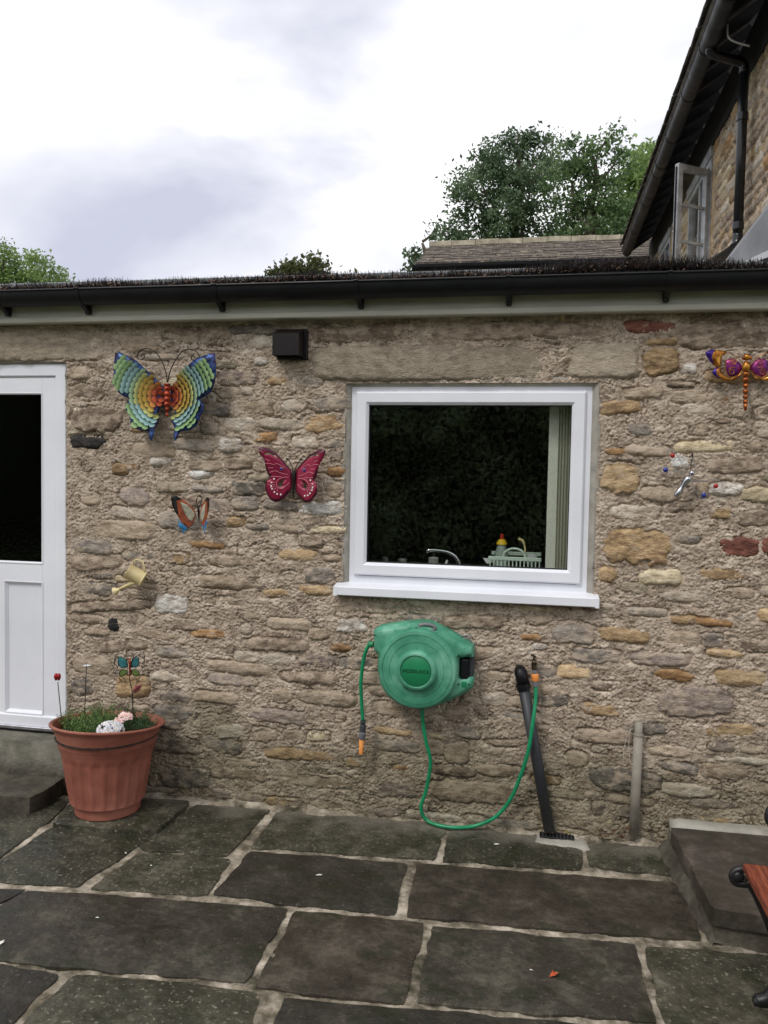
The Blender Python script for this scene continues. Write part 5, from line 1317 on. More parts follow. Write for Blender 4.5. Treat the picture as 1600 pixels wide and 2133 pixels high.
for i in range(14):
    x = a.x+(b.x-a.x)*(i+.5)/14; MB().box(x-.003, Yk-.058, WTZ, x+.003, Yk-.05, zt-.018).build('bar', MINT, rk)
MB().tube(spline(W3([(1048, 1160), (1052, 1150), (1066, 1143), (1082, 1145), (1092, 1153), (1094, 1162)], Yk-.05), 5), .006, 8).build('handle', MINT, rk, True)
bt = empty('washing_up_bottle', Vector((kz(1045, 1170, Yk).x, Yk+.1, WTZ)), 'clear washing up bottle with yellow top and red cap', 'bottle')
bx_ = kz(1045, 1150, Yk+.1).x
z_y0, z_y1, z_r = kz(1045, 1132, Yk+.1).z, kz(1045, 1124, Yk+.1).z, kz(1045, 1112, Yk+.1).z
MB().lathe([(.03, WTZ), (.034, WTZ+.01), (.034, z_y0-.05), (.022, z_y0-.01), (.02, z_y0)], (bx_, Yk+.1, 0), (0, 0, 1), 20).build('bottle_body', flat('pale_clear_plastic', S(150, 160, 150), .2), bt, 'auto')
MB().lathe([(.028, z_y0-.004), (.027, z_y0+.004), (.016, z_y1), (.012, z_y1+.002)], (bx_, Yk+.1, 0), (0, 0, 1), 20).build('shoulder', flat('yellow_plastic', S(236, 190, 40), .4), bt, 'auto')
MB().lathe([(.010, z_y1), (.011, z_r-.006), (.006, z_r)], (bx_, Yk+.1, 0), (0, 0, 1), 14).build('cap', flat('red_plastic', S(180, 50, 36), .4), bt, 'auto')
fc = empty('kitchen_tap', Vector((kz(957, 1182, Yk).x, Yk, WTZ)), 'arched chrome kitchen tap behind the glass', 'tap')
MB().tube(spline([kz(957, 1184, Yk), kz(955, 1170, Yk), kz(946, 1157, Yk), kz(932, 1150, Yk), kz(915, 1147, Yk-.01), kz(895, 1146, Yk-.02), kz(888, 1150, Yk-.02)], 5), [.011]*10+[.010]*10+[.009]*11, 12).build('spout', CHROME, fc, True)
MB().lathe([(.02, 0), (.02, .02), (.012, .03)], Vector((kz(957, 1184, Yk).x, Yk, WTZ-.005)), (0, 0, 1), 16).build('base', CHROME, fc, 'auto')
for lab, px, py, w, knob in (('lidded steel pan nearest the chrome tap', 903, 1163, .026, 1), ('small steel pot between the pan and the window corner', 838, 1166, .022, 1), ('short clear glass jar at the left corner of the window', 802, 1163, .017, 0)):
    c = kz(px, py, Yk); e_ = empty('cooking_pot' if knob else 'glass_jar', Vector((c.x, Yk, WTZ)), lab, 'pot' if knob else 'jar')
    MB().lathe([(w, 0), (w*1.02, c.z-WTZ-.004), (w*1.06, c.z-WTZ), (w*.9, c.z-WTZ+.005), (.002, c.z-WTZ+.010)], Vector((c.x, Yk, WTZ)), (0, 0, 1), 24).build('vessel', TINP if knob else flat('dim_glass', S(110, 116, 112), .1), e_, 'auto')
    if knob: MB().ball((c.x, Yk, c.z+.015), .007, .007, .008).build('knob', BLACKPL, e_, True)
c = kz(928, 1180, Yk-.02); MB().tube([c, kz(932, 1168, Yk-.02)], .005, 8)
tag(MB().tube([kz(925, 1183, Yk-.03), kz(932, 1167, Yk-.03)], [.005, .006], 8).build('tap_lever', WHITEC), 'pale upright tap lever left of the chrome spout', 'tap lever')
tag(MB().lathe([(.03, 0), (.06, .012), (.075, .02), (.07, .02), (.03, .006)], Vector((kz(983, 1183, Yk).x, Yk, WTZ)), (0, 0, 1), 24).build('plate', WHITEC, None, True), 'white plate lying between tap and dish rack', 'plate')
rg = random.Random(2); mb = MB().ball((0, 0, 0), 1, nu=16, nv=10); c = kz(1108, 1166, Yk+.0)
mb.v = [(c.x+.034*x*(1+.35*float(perlin(x*2+1, z*2+y, 5))), c.y+.03*y, c.z+.028*z*(1+.5*float(perlin(x*3, y*3+z, 7)))) for x, y, z in mb.v]
tag(mb.build('dish_cloth', pmat('grey_cloth', [(.3, S(150, 148, 150)), (.7, S(200, 198, 200))], scale=30, rough=.9), None, True), 'crumpled pale grey cloth on the right end of the dish rack', 'cloth')
mb = MB(); mb.add([V3(onY(*p, Yk-.03)) for p in ((1006, 1162), (1034, 1164), (1030, 1171), (1014, 1174))]+[V3(onY(*p, Yk-.02)) for p in ((1006, 1162), (1034, 1164), (1030, 1171), (1014, 1174))], [(0, 1, 2, 3), (7, 6, 5, 4), (0, 4, 5, 1), (1, 5, 6, 2), (2, 6, 7, 3), (3, 7, 4, 0)])
tag(mb.build('folded_tray', WHITEC), 'small white folded tray at the left end of the dish rack', 'tray')
tag(MB().tube(spline([kz(1092, 1165, Yk+.06), kz(1094, 1145, Yk+.06), kz(1090, 1128, Yk+.06), kz(1080, 1122, Yk+.06)], 5), [.005]*9+[.0075]*7, 8).build('dish_brush', flat('cream_plastic', S(214, 198, 140), .5), None, True), 'cream handled dish brush standing in the rack', 'brush')
vb = empty('vertical_blind', Vector((kz(1165, 1190, .10).x, .10, 1.2)), 'pale striped vertical blind gathered at the right of the window', 'blind')
BLA = flat('pale_grey_green_fabric', S(216, 216, 202), .8); BLB = flat('cream_fabric', S(244, 240, 218), .8); BLC = flat('olive_stripe_fabric', S(138, 134, 110), .8)
p0, p1 = kz(1141, 1000, .10).x, kz(1200, 1000, .10).x
ztop_, zbot_ = sz1-.03, sz0+.03
MB().box(p0, .10, zbot_, p0+(p1-p0)*.36, .104, ztop_).build('drawn_slat', BLA, vb)
for i in range(12):
    x = p0+(p1-p0)*(.36+.62*i/12); MB().obox((x, .10+.012*(i % 2), (zbot_+ztop_)/2), (.9, .43, 0), (-.43, .9, 0), (0, 0, 1), .0085 if i % 2 else .0028, .0012, (ztop_-zbot_)/2).build('slat', BLB if i % 2 else BLC, vb)

# ================================================================== MAIN HOUSE (upper right)
XH = 1.50
mh = empty('main_house', (3.2, 5, 0), 'taller stone house wing with dark eaves and downpipe at upper right', 'building')
mo = np.array(origin(mh))
hu0, hu1, hv0, hv1, hgs = 1.2, 8.6, 2.5, 4.95, .016
hu = np.arange(hu0, hu1, hgs); hv = np.arange(hv0, hv1, hgs); HU, HV = np.meshgrid(hu, hv)
HD = np.full(HU.shape, 9.0); HST = []; hrng = np.random.default_rng(23)
HOPEN = [(4.22, 3.45, 5.35, 4.62), (6.6, 3.45, 7.4, 4.6)]
HPAL = ['ochre']*5+['tan']*14+['brown']*6+['cream']*4+['orange']*1+['pale']*7
v = 2.5
while v < 4.9:
    h = float(hrng.uniform(.06, .13)); u = 1.2
    while u < 8.5:
        w = float(hrng.uniform(.12, .34)); s = dict(u0=u+.008, u1=u+w-.012, v0=v+.006, v1=v+h-.010, m=HPAL[int(hrng.integers(len(HPAL)))]); u += w
        if any(s['u1'] > a-.02 and s['u0'] < c+.02 and s['v1'] > b-.02 and s['v0'] < d+.02 for a, b, c, d in HOPEN): continue
        finish_stone(s, hrng); s['proud'] += .006
        sl, d = mark(s, HD, HU, HV, hu0, hv0, hgs)
        if d is not None: HD[sl] = np.minimum(HD[sl], d); HST.append(s)
    v += h
hh = fbm(HU*3, HV*3, 203, 3)*.006+np.abs(perlin(HU*12, HV*18, 205))*.016-.004-.012*np.exp(-((HD-.004)/.008)**2)-np.clip(-HD-.006, 0, .02)*1.2
HO = np.zeros(HU.shape, bool)
for a, b, c, d in HOPEN: HO |= (HU > a) & (HU < c) & (HV > b) & (HV < d)
I = np.arange(HU.size).reshape(HU.shape); Q = np.stack([I[:-1, :-1], I[1:, :-1], I[1:, 1:], I[:-1, 1:]], -1).reshape(-1, 4)
Q = Q[~(HO[:-1, :-1] & HO[1:, 1:]).reshape(-1)]
WMORT = pmat('warm_mortar', [(.3, S(140, 118, 92)), (.5, S(172, 150, 120)), (.7, S(192, 172, 144))], scale=10, detail=8, rough=.95, bump=.01, bscale=50, spec=.2)
mwall = link_mesh('wall', np_mesh('wall', np.stack([XH-hh, HU, HV], -1).reshape(-1, 3)-mo, Q), WMORT, mh)
for s in HST:
    vs_, q_ = compact(*stone_mesh(s, .02, 'stone', 0.0))
    vs_ = np.stack([XH+vs_[:, 1], vs_[:, 0], vs_[:, 2]], -1)
    link_mesh('stone', np_mesh('stone', vs_-mo, q_[:, ::-1]), ST[s['m']], mwall)
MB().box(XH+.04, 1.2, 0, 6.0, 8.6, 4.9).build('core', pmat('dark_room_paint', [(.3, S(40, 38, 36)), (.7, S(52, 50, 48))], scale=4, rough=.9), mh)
# eaves gutter, roof and rafters
GXH, GZH = 1.15, 4.885
mg = empty('gutter', (GXH, 4, GZH), parent=mh)
OLDG = pmat('weathered_grey_gutter', [(.36, S(24, 24, 26)), (.5, S(36, 36, 38)), (.64, S(56, 56, 58))], scale=6, stretch=(1, 1.5, 1), detail=7, rough=.55, rvar=.1)
mb = gutter_mesh(.2, 8.25, GXH, GZH, .062, .080, .005); mb.v = [(y, x, z) for x, y, z in mb.v]; mb.build('channel', OLDG, mg, 'auto')
for y in (1.2, 2.0, 2.7, 3.45, 4.3, 4.95, 5.2, 6.1, 7.2):
    mb = gutter_mesh(y-.012, y+.012, GXH, GZH+.003, .067, .087, .005); mb.v = [(b_, a_, c_) for a_, b_, c_ in mb.v]; mb.build('bracket', BLACKPL, mg, 'auto')
DARKW = pmat('dark_eaves_timber', [(.3, S(22, 20, 20)), (.7, S(36, 33, 32))], scale=8, rough=.8)
ROOFS = pmat('stone_slate', [(.3, S(62, 56, 52)), (.5, S(88, 80, 72)), (.7, S(118, 112, 100))], scale=9, detail=8, rough=.9, bump=.008, bscale=30, rand=.2)
sl_ = .70
rfm = MB(); rfm.add([(1.08, .2, 4.94), (1.08, 8.4, 4.94), (4.4, 8.4, 4.94+3.32*sl_), (4.4, .2, 4.94+3.32*sl_), (1.11, .2, 4.90), (1.11, 8.4, 4.90), (4.43, 8.4, 4.90+3.32*sl_), (4.43, .2, 4.90+3.32*sl_)],
       [(0, 1, 2, 3), (7, 6, 5, 4), (0, 4, 5, 1), (1, 5, 6, 2), (2, 6, 7, 3), (3, 7, 4, 0)])
mroof = rfm.build('roof', ROOFS, mh)
me_s = []
for k in range(4):
    mb = MB(); L_, Wd, t = .34, .26, .014; rg = random.Random(k)
    mb.add([(0+rg.uniform(-.012, .012), -Wd/2, .0), (rg.uniform(-.012, .012), Wd/2, .0), (L_, Wd/2, 0), (L_, -Wd/2, 0), (0, -Wd/2, t), (0, Wd/2, t), (L_, Wd/2, t), (L_, -Wd/2, t)], [(3, 2, 1, 0), (4, 5, 6, 7), (0, 1, 5, 4), (1, 2, 6, 5), (2, 3, 7, 6), (3, 0, 4, 7)])
    me = bpy.data.meshes.new('slate'); me.from_pydata(mb.v, [], mb.f); me.materials.append(ROOFS); me_s.append(me)
ang = math.atan(sl_); rg = random.Random(8)
for row in range(2):
    y = .3+row*.13
    while y < 8.35:
        o = bpy.data.objects.new('slate', me_s[rg.randrange(4)]); COL.objects.link(o); o.parent = mroof
        p = Vector((1.055+row*.2, y, 4.935+row*.2*sl_+.012+rg.uniform(0, .012)))
        o.location = p-origin(mroof); o.rotation_euler = (rg.uniform(-.03, .03), -ang+rg.uniform(.0, .05), rg.uniform(-.03, .03)); y += .27
for i in range(20):
    y = 1.2+i*.37; MB().obox((1.335, y, 4.885+.13), (1, 0, sl_), (0, 1, 0), (-sl_, 0, 1), .24, .026, .045).build('rafter', DARKW, mh)
MB().box(XH-.02, 1.2, 4.72, XH+.05, 8.5, 5.05).build('wall_plate', DARKW, mh)
# downpipe
dp = empty('downpipe', (1.42, 2.74, 3.5), parent=mh)
GLB = flat('glossy_black_pipe', S(22, 23, 26), .25)
MB().tube(spline([(GXH, 2.62, 4.84), (GXH+.02, 2.63, 4.79), (1.28, 2.68, 4.77), (1.40, 2.73, 4.75), (1.42, 2.74, 4.68)], 5), .036, 14).build('swan_neck', GLB, dp, True)
MB().tube([(1.42, 2.74, 4.72), (1.42, 2.74, 4.2), (1.42, 2.74, 3.46)], .036, 16).build('pipe', GLB, dp, True)
for z in (4.36, 3.56): MB().lathe([(.036, -.03), (.042, -.026), (.042, .026), (.036, .03)], (1.42, 2.74, z), (0, 0, 1), 16).build('socket', GLB, dp, 'auto')
MB().tube(spline([(1.42, 2.74, 3.50), (1.41, 2.73, 3.42), (1.36, 2.68, 3.36), (1.22, 2.5, 3.24), (1.14, 2.36, 3.17)], 5), .037, 14).build('shoe', GLB, dp, True)
MB().tube(spline(W3([(1516, 50), (1516, 70), (1522, 82), (1540, 90), (1562, 96)], 2.4), 5), .007, 6).build('cable', flat('pale_cable', S(170, 168, 160), .5), mh, True)
# upstairs windows
def fx(mb): mb.v = [(y, x, z) for x, y, z in mb.v]; return mb
OLDW = pmat('old_white_paint', [(.36, S(132, 134, 138)), (.64, S(168, 170, 174))], scale=10, rough=.45)
mwins = []
for a, b, c, d in HOPEN:
    we = empty('window', (XH, a, b), parent=mh); mwins.append(we)
    fx(MB().ring(a, b, c, d, [(-.01, XH+.08), (-.01, XH-.012), (.05, XH-.012), (.05, XH+.06)])).build('frame', OLDW, we)
    fx(MB().box((a+c)/2-.03, XH-.008, b+.04, (a+c)/2+.03, XH+.05, d-.04)).build('mullion', OLDW, we)
    fx(MB().box((a+c)/2+.03, XH+.02, b+.04, c-.04, XH+.024, d-.04)).build('pane', GLASS, we)
    MB().box(XH-.03, a-.05, d+.008, XH+.02, c+.05, d+.10, .004).build('head_board', OLDW, we)
    MB().box(XH-.07, a-.05, b-.06, XH+.02, c+.05, b-.012, .004).build('sill', OLDW, we)
sh = Vector((XH-.02, 4.25, 0)); sf = Vector((1.16, 4.03, 0)); du_ = (sf-sh).normalized(); dn = Vector((-du_.y, du_.x, 0)); Ls = (sf-sh).length
def sash_bar(nm, u0, u1, z0, z1, m=OLDW, t=.024):
    c = sh+du_*(u0+u1)/2+Vector((0, 0, (z0+z1)/2)); MB().obox(c, du_, dn, (0, 0, 1), (u1-u0)/2, t, (z1-z0)/2).build(nm, m, mwins[0])
ZB, ZT = 3.46, 4.52
sash_bar('casement_stile', Ls-.052, Ls, ZB, ZT); sash_bar('casement_stile', 0, .052, ZB, ZT); sash_bar('casement_rail', .052, Ls-.052, ZT-.055, ZT-.001); sash_bar('casement_rail', .052, Ls-.052, ZB+.001, ZB+.07)
sash_bar('glazing_bar', .052, Ls-.052, 3.82, 3.845, OLDW, .012); sash_bar('glazing_bar', .052, Ls-.052, 4.15, 4.175, OLDW, .012); sash_bar('casement_pane', .05, Ls-.05, ZB+.06, ZT-.05, GLASS, .003)
sash_bar('casement_seal', Ls-.004, Ls+.012, ZB+.02, ZT-.03, BLACKPL, .006)
hp_ = sh+du_*(Ls-.03)+Vector((0, 0, 3.93)); MB().tube([hp_-dn*.02, hp_-dn*.05, hp_-dn*.05-du_*.09], .009, 8).build('casement_handle', WHITEC, mwins[0])
# lead covered porch gable in front of the house
lg = empty('lead_covered_gable', (1.5, 1.3, 2.6), 'grey lead sheeted gable rising behind the gutter at the right edge', 'roof gable')
P = W([(1506, 556), (1640, 380), (1640, 575), (1506, 575)], 1.2); P[1] = (P[1][0]+.0, P[1][1]); 
LEAD = pmat('lead_sheet', [(.36, S(92, 94, 98)), (.5, S(112, 114, 118)), (.64, S(132, 133, 136))], scale=4, stretch=(1, 1, .5), detail=7, rough=.55, rvar=.1)
ext = 1.2; k_ = (P[1][1]-P[0][1])/(P[1][0]-P[0][0])
poly = [P[0], (P[0][0]+ext, P[0][1]+ext*k_), (P[0][0]+ext, 2.5), (P[0][0], 2.5)]
MB().prism_y(poly, 1.2, 1.75).build('cheek', LEAD, lg)
q0 = W([(1538, 550), (1600, 522), (1650, 500), (1650, 512), (1600, 536), (1545, 556)], 1.17)
MB().prism_y(q0, 1.16, 1.198).build('flashing', pmat('bright_flashing', [(.3, S(168, 170, 174)), (.7, S(196, 198, 202))], scale=9, rough=.5), lg)

# ================================================================== BACK BUILDING ROOF
bk = empty('back_building', (1.0, 10, 0), 'low building behind with mossy stone slate roof and black gutter', 'building')
ez = 4.86; rz = 5.80; ey = 8.6; ry = 11.0; exl = -1.93; erl = -2.06; exr = 4.0
MB().add([(exl, ey, ez-.05), (exr, ey, ez-.05), (exr, ry, rz-.05), (erl, ry, rz-.05), (exl, ey, ez-.12), (exr, ey, ez-.12), (exr, ry, rz-.14), (erl, ry, rz-.14)], [(0, 1, 2, 3), (7, 6, 5, 4), (0, 4, 5, 1), (1, 5, 6, 2), (2, 6, 7, 3), (3, 7, 4, 0)]).build('roof_deck', DARKW, bk)
MOSSR = pmat('lichened_slate', [(.3, S(62, 54, 50)), (.47, S(88, 80, 74)), (.6, S(112, 104, 94)), (.74, S(156, 148, 130))], scale=7, detail=8, nrough=.7, rough=.95, bump=.01, bscale=30, speck=(9, .62, S(176, 164, 138), .7))
mb = MB(); rg = random.Random(14); nr = 12; sla = math.atan2(rz-ez, ry-ey)
for r_ in range(nr):
    t = r_/nr; y = ey+(ry-ey)*t; z = ez+(rz-ez)*t; x = exl+(erl-exl)*t+rg.uniform(-.05, .02)
    while x < exr:
        w = rg.uniform(.18, .42); L_ = (ry-ey)/nr*1.5/math.cos(sla); lift = rg.uniform(0, .012)
        c = Vector((x+w/2, y+L_/2*math.cos(sla)-rg.uniform(.0, .03), z+L_/2*math.sin(sla)+.028-.012+lift))
        mb.obox(c, (1, 0, rg.uniform(-.015, .015)), (0, math.cos(sla-.06), math.sin(sla-.06)), (0, -math.sin(sla-.06), math.cos(sla-.06)), w/2-.006, L_/2, .013); x += w
tag(mb.build('slates', MOSSR, bk), kind='stuff')
for i in range(15):
    x = erl+i*.42; MB().obox((x+.2, ry, rz+.03+rg.uniform(-.01, .01)), (1, 0, rg.uniform(-.02, .02)), (0, 1, 0), (0, 0, 1), .205, .15, .045).build('ridge_stone', pmat('lichened_ridge%d' % i, [(.3, S(120, 112, 98)), (.5, S(154, 146, 128)), (.7, S(182, 174, 154))], scale=8, detail=8, rough=.95) if i < 2 else MATS['lichened_ridge%d' % (i % 2)], bk)
mb = gutter_mesh(exl-.05, exr, ey-.09, ez-.02, .065, .085, .005); mb.build('gutter', BLACKPL, bk, 'auto')
MB().box(exl+.1, ey+.1, 0, exr, ry+2.5, ez-.13).build('wall', ST['brown'], bk)

# ================================================================== TREES
def leaf_mesh(name, cen, size, rng, asp=.5):
    n = len(cen); a = rng.normal(size=(n, 3)); a /= np.linalg.norm(a, axis=1)[:, None]; b = rng.normal(size=(n, 3)); b -= (a*b).sum(1)[:, None]*a; b /= np.linalg.norm(b, axis=1)[:, None]
    s = (size*rng.uniform(.6, 1.3, n))[:, None]
    vs = np.stack([cen-a*s, cen+b*s*asp, cen+a*s, cen-b*s*asp], 1).reshape(-1, 3)
    return np_mesh(name, vs, np.arange(n*4).reshape(-1, 4))
def crown_points(blobs, dens, clr, per, rng):
    out = []
    for c, r in blobs:
        k = max(3, int(dens*r*r))
        d = rng.normal(size=(k, 3)); d /= np.linalg.norm(d, axis=1)[:, None]; rad = r*rng.uniform(.25, 1.0, k)**.6
        cl = np.array(c)+d*rad[:, None]
        for q in cl:
            m = int(per*rng.uniform(.5, 1.4)); out.append(q+rng.normal(size=(m, 3))*clr*rng.uniform(.6, 1.2)*np.array([1.15, 1.15, .8]))
    return np.concatenate(out)
BARK = pmat('tree_bark', [(.3, S(64, 56, 48)), (.7, S(104, 94, 82))], scale=10, stretch=(1, 1, .3), rough=.95, bump=.02, bscale=12)
def foliage_mat(name, a, b, c):
    m = pmat(name, [(.32, S(*a)), (.5, S(*b)), (.68, S(*c))], scale=1.3, detail=6, nrough=.7, rough=.55, spec=.3)
    N, L = m.node_tree.nodes, m.node_tree.links; bs = N['Principled BSDF']; out = N['Material Output']
    tl = N.new('ShaderNodeBsdfTranslucent'); mx = N.new('ShaderNodeMixShader'); mx.inputs['Fac'].default_value = .35
    src = bs.inputs['Base Color'].links[0].from_socket; L.new(src, tl.inputs['Color']); L.new(bs.outputs[0], mx.inputs[1]); L.new(tl.outputs[0], mx.inputs[2]); L.new(mx.outputs[0], out.inputs['Surface'])
    return m
FDARK = foliage_mat('dark_ash_leaves', (58, 76, 54), (86, 106, 76), (124, 142, 108)); FMID = foliage_mat('mid_green_leaves', (62, 84, 54), (92, 116, 74), (130, 152, 104)); FLITE = foliage_mat('light_green_leaves', (88, 110, 62), (118, 142, 82), (156, 178, 114)); FOLV = foliage_mat('olive_leaves', (50, 56, 30), (78, 84, 48), (112, 116, 72))
def tree(label, blobs_px, Y, mat, size, dens, clr, per, seed, trunk_px=None, depth=1.0):
    rng = np.random.default_rng(seed); blobs = []
    for bx, by, br in blobs_px:
        p = onY(bx, by, Y); r = br/FPX*np.linalg.norm(p-CAM); p = p+np.array([0, rng.uniform(-.5, .5)*r*depth, 0]); blobs.append((p, r))
    tx = onY(trunk_px if trunk_px else blobs_px[0][0], 500, Y)[0]
    t_ = empty('tree', (tx, Y, -.05), label, 'tree', 'trees behind the buildings')
    top = max(b[0][2] for b in blobs); low = min(b[0][2] for b in blobs)
    trunk = [Vector((tx, Y, -.1)), Vector((tx+.1, Y, low*.5)), Vector((tx-.05, Y+.1, low)), Vector((tx+.1, Y, (low+top)/2)), Vector((tx, Y, top*.96))]
    k = (Y+4)/22
    tr_ = MB().tube(spline(trunk, 4), [.17*k*(1-i/17.5)+.02 for i in range(17)], 10).build('trunk', BARK, t_, True)
    for c, r in blobs:
        st_ = Vector((tx, Y, max(1.5, c[2]-r*1.6))); e_ = V3(c)
        MB().tube(spline([st_, st_.lerp(e_, .5)+Vector((0, 0, -.15*r)), e_, e_+Vector((.2*r, 0, .5*r))], 4), [.035*k*(1-i/13.5)+.008 for i in range(13)], 6).build('limb', BARK, tr_, True)
    pts = crown_points(blobs, dens, clr, per, rng)
    me = leaf_mesh('crown', pts-np.array(origin(t_)), size, rng); link_mesh('crown', me, mat, t_, False)
    return t_
tree('tall dark ash tree rising behind the slate roof', [(1068, 330, 62), (1005, 390, 58), (985, 455, 50), (1078, 292, 30), (1130, 312, 38), (1105, 410, 66), (1050, 470, 62), (1000, 500, 46), (1140, 480, 60), (925, 492, 26), (1155, 350, 22), (960, 390, 20)], 17, FDARK, .058, 50, .155, 70, 31, 1075)
tree('second dark tree with thin top twigs beside the house gutter', [(1205, 330, 34), (1228, 305, 20), (1270, 288, 15), (1190, 400, 52), (1250, 400, 54), (1215, 470, 62), (1290, 470, 60), (1280, 340, 26), (1330, 450, 50)], 15.5, FMID, .055, 50, .145, 70, 32, 1230)
tree('light green tree farther back by the house eaves', [(1310, 350, 34), (1350, 335, 30), (1380, 330, 30), (1330, 400, 55), (1390, 400, 60), (1290, 420, 40)], 24, FLITE, .10, 26, .26, 74, 33, 1340)
tree('pale green tree top at the far left above the gutter', [(20, 545, 34), (60, 555, 30), (95, 575, 28), (-40, 560, 50), (125, 592, 20), (0, 600, 60), (60, 610, 50)], 24, FLITE, .075, 34, .20, 60, 34, 10)
tree('olive bushy tree top above the middle of the gutter', [(575, 572, 22), (605, 560, 20), (640, 555, 20), (660, 548, 16), (620, 585, 30), (670, 580, 24), (580, 600, 30), (740, 580, 15), (700, 592, 20)], 20, FOLV, .085, 60, .13, 44, 35, 630)
tree('small wispy tree just left of the slate roof', [(862, 535, 14), (872, 560, 18), (905, 480, 13), (880, 590, 30)], 19, FDARK, .085, 50, .14, 46, 36, 880)

# hedge of shrubs behind the photographer, seen only as a reflection in the glass
hg = empty('boundary_hedge', (-1.5, -12, -.05), 'tall dark hedge reflected in the kitchen window', 'hedge')
rng = np.random.default_rng(77); n = 110000
hx_ = rng.uniform(-14, 11, n); hz_ = rng.uniform(0, 1, n)**.85; hy_ = -11.6+fbm(hx_*.8, hz_*4, 9, 3)*.7-rng.exponential(.25, n)
hz_ = hz_*(4.9+fbm(hx_*.6, hx_*.1, 19, 3)*.9)
link_mesh('foliage', leaf_mesh('foliage', np.stack([hx_, hy_, hz_], -1)-np.array(origin(hg)), .055, rng), foliage_mat('pale_hedge_leaves', (96, 112, 80), (132, 148, 112), (176, 190, 156)), hg, False)
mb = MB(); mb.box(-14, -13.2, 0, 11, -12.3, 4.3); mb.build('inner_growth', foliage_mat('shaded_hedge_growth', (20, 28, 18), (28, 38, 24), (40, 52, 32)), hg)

# ================================================================== GUTTER BRUSH, LITTER, SMALL THINGS
gb = empty('gutter_brush', (0, GY, GZT), 'dark bristle gutter brush lying along the black gutter', 'gutter brush')
rg = random.Random(44); mb = MB()
def brush_axis(x):
    b = .018*math.exp(-((x-.35)/.35)**2)+.010*math.exp(-((x+1.05)/.18)**2)+.006*float(perlin(x*3.0, .3, 90))
    return GZT+.004+b
N_B = 34000
for i in range(N_B):
    x = rg.uniform(-3.6, 1.95); a = rg.uniform(-.2, math.pi+.2); th = .45*float(perlin(x*2.2, 1.7, 91))
    L_ = rg.uniform(.026, .054)*(1+.35*math.exp(-((x-.45)/.5)**2)+.25*float(perlin(x*4, 2.2, 92)))
    if x < -.4 and rg.random() < .35: L_ *= .6
    d = Vector((rg.gauss(0, .25)+th*.3, math.cos(a)*.8, abs(math.sin(a))+.05)).normalized(); o_ = Vector((x, GY+rg.gauss(0, .012), brush_axis(x)))
    w_ = d.cross(Vector((rg.uniform(-1, 1), rg.uniform(-1, 1), 0))).normalized()*.0014; k = len(mb.v)
    mb.v += [tuple(o_-w_), tuple(o_+w_), tuple(o_+d*L_+w_*.5), tuple(o_+d*L_-w_*.5)]; mb.f.append((k, k+1, k+2, k+3))
off = origin(gb); me = np_mesh('bristles', np.array(mb.v)-np.array(off), np.array(mb.f)); tag(link_mesh('bristles', me, pmat('dark_bristle', [(.3, S(20, 17, 16)), (.7, S(44, 34, 30))], scale=4, rough=.6), gb, False), kind='stuff')
MB().tube([Vector((-3.6+i*.1, GY, brush_axis(-3.6+i*.1)-.01)) for i in range(56)], .02, 8).build('wire_core', BLACKPL, gb, True)
mb = MB()
for i in range(3200):
    x = rg.uniform(-3.6, 1.9)
    if x > .0 and rg.random() < .55: continue
    c = Vector((x, GY+rg.uniform(-.05, .03), brush_axis(x)+rg.uniform(-.004, .024))); u = Vector((rg.gauss(0, 1), rg.gauss(0, .6), rg.gauss(0, .8))).normalized()*rg.uniform(.003, .011); w_ = u.orthogonal().normalized()*rg.uniform(.002, .005)
    mb.add([c-u, c+w_, c+u, c-w_], [(0, 1, 2, 3)])
tag(mb.build('gutter_leaf_litter', pmat('dry_leaf_litter', [(.34, S(38, 27, 21)), (.48, S(76, 54, 41)), (.58, S(112, 82, 62)), (.68, S(158, 130, 108))], scale=60, detail=2, rough=.9)), 'brown dry leaf litter caught along the gutter brush', 'leaf litter', kind='stuff')

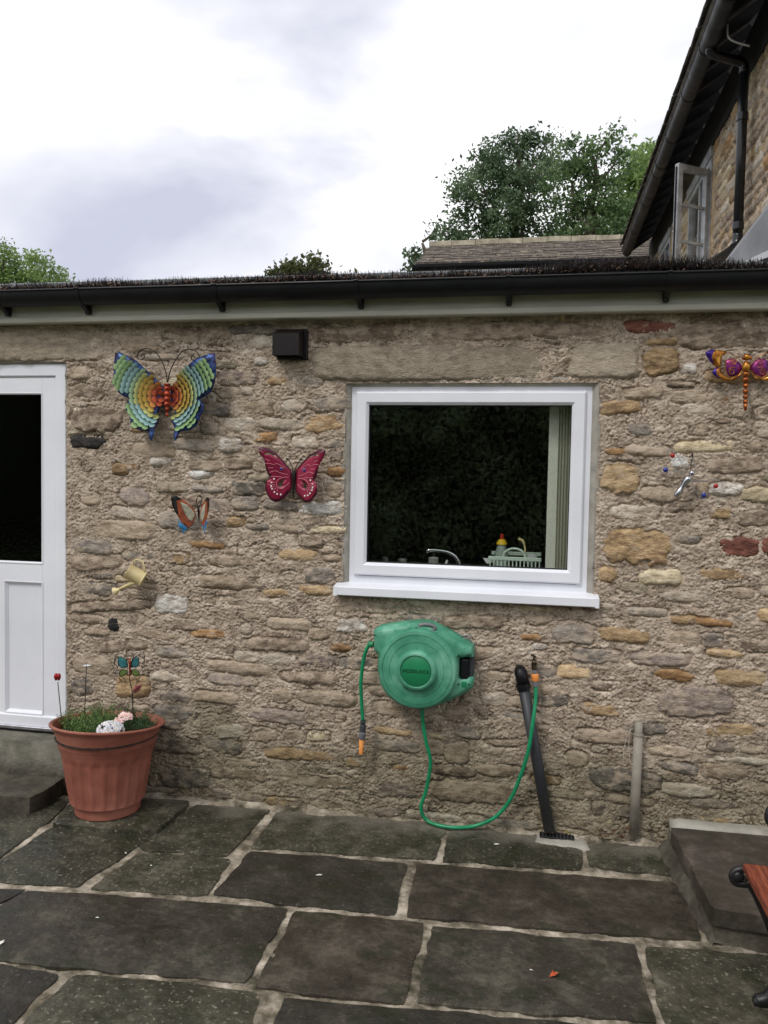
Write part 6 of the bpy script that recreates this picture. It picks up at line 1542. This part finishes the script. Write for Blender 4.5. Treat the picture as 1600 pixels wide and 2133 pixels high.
def leaf_obj(name, c, r, mat, label, cat, group=None, seed=0, curl=.4):
    rg = random.Random(seed); a0 = rg.uniform(0, 6.28); mb = MB(); P = 12; vs = [(0, 0, 0)]
    for k in range(P):
        a = 2*math.pi*k/P; rr = r*(1 if k % 6 == 0 else .55+.12*(k % 2))*rg.uniform(.85, 1.1); x, y = rr*math.cos(a), rr*math.sin(a)*.7
        vs.append((x, y, abs(y)*curl+rg.uniform(0, .15)*r))
    ca, sa = math.cos(a0), math.sin(a0); top = [(c[0]+x*ca-y*sa, c[1]+x*sa+y*ca, c[2]+z+.003) for x, y, z in vs]; bot = [(x, y, z-.0012) for x, y, z in top]
    n = P+1; fs = [(0, 1+k, 1+(k+1) % P) for k in range(P)]+[(n, n+1+(k+1) % P, n+1+k) for k in range(P)]+[(1+k, n+1+k, n+1+(k+1) % P, 1+(k+1) % P) for k in range(P)]
    return tag(mb.add(top+bot, fs).build(name, mat, None, True), label, cat, group)
DRYL = pmat('dry_brown_leaf', [(.3, S(52, 34, 26)), (.7, S(104, 70, 50))], scale=40, rough=.8)
leaf_obj('fallen_leaf', onZ(1155, 2033, .002), .024, pmat('red_leaf', [(.3, S(150, 44, 30)), (.55, S(190, 84, 50)), (.8, S(226, 170, 120))], scale=60, rough=.6), 'single curled red leaf lying on a flagstone', 'leaf', None, 5, .7)
rg = random.Random(15)
for i in range(26):
    leaf_obj('dry_leaf', onY(rg.uniform(1195, 1312), rg.uniform(1726, 1745), -.07-rg.uniform(0, .05)), rg.uniform(.008, .020), DRYL, 'small dry brown leaf at the wall foot between drain and grey conduit', 'leaf', 'dry leaves at the foot of the wall', i)
leaf_obj('fallen_leaf', onY(1180, 1736, -.08), .022, pmat('yellowing_leaf', [(.3, S(104, 98, 44)), (.7, S(142, 130, 70))], scale=40, rough=.7), 'yellowing leaf beside the foot of the black waste pipe', 'leaf', None, 99)
WPET = flat('white_petal', S(226, 226, 214), .6)
for i, (x, y, r, lab) in enumerate(((665, 1824, .014, 'white petal on the dark flagstone below the hose reel'), (1035, 1760, .015, 'white petal on the lichened flagstone near the drain'), (4, 1965, .016, 'white petal at the left edge of the patio'), (250, 1713, .007, 'tiny white petal in front of the plant pot'), (262, 1778, .009, 'white petal on the flagstone joint below the pot'), (315, 1804, .007, 'small white petal on the lichened slab left of the middle'), (203, 1913, .008, 'small white petal on the large left flagstone'), (1107, 2022, .006, 'tiny white petal left of the red leaf'))):
    leaf_obj('fallen_petal', onZ(x, y, .002), r, WPET, lab, 'petal', None, 200+i, .3)
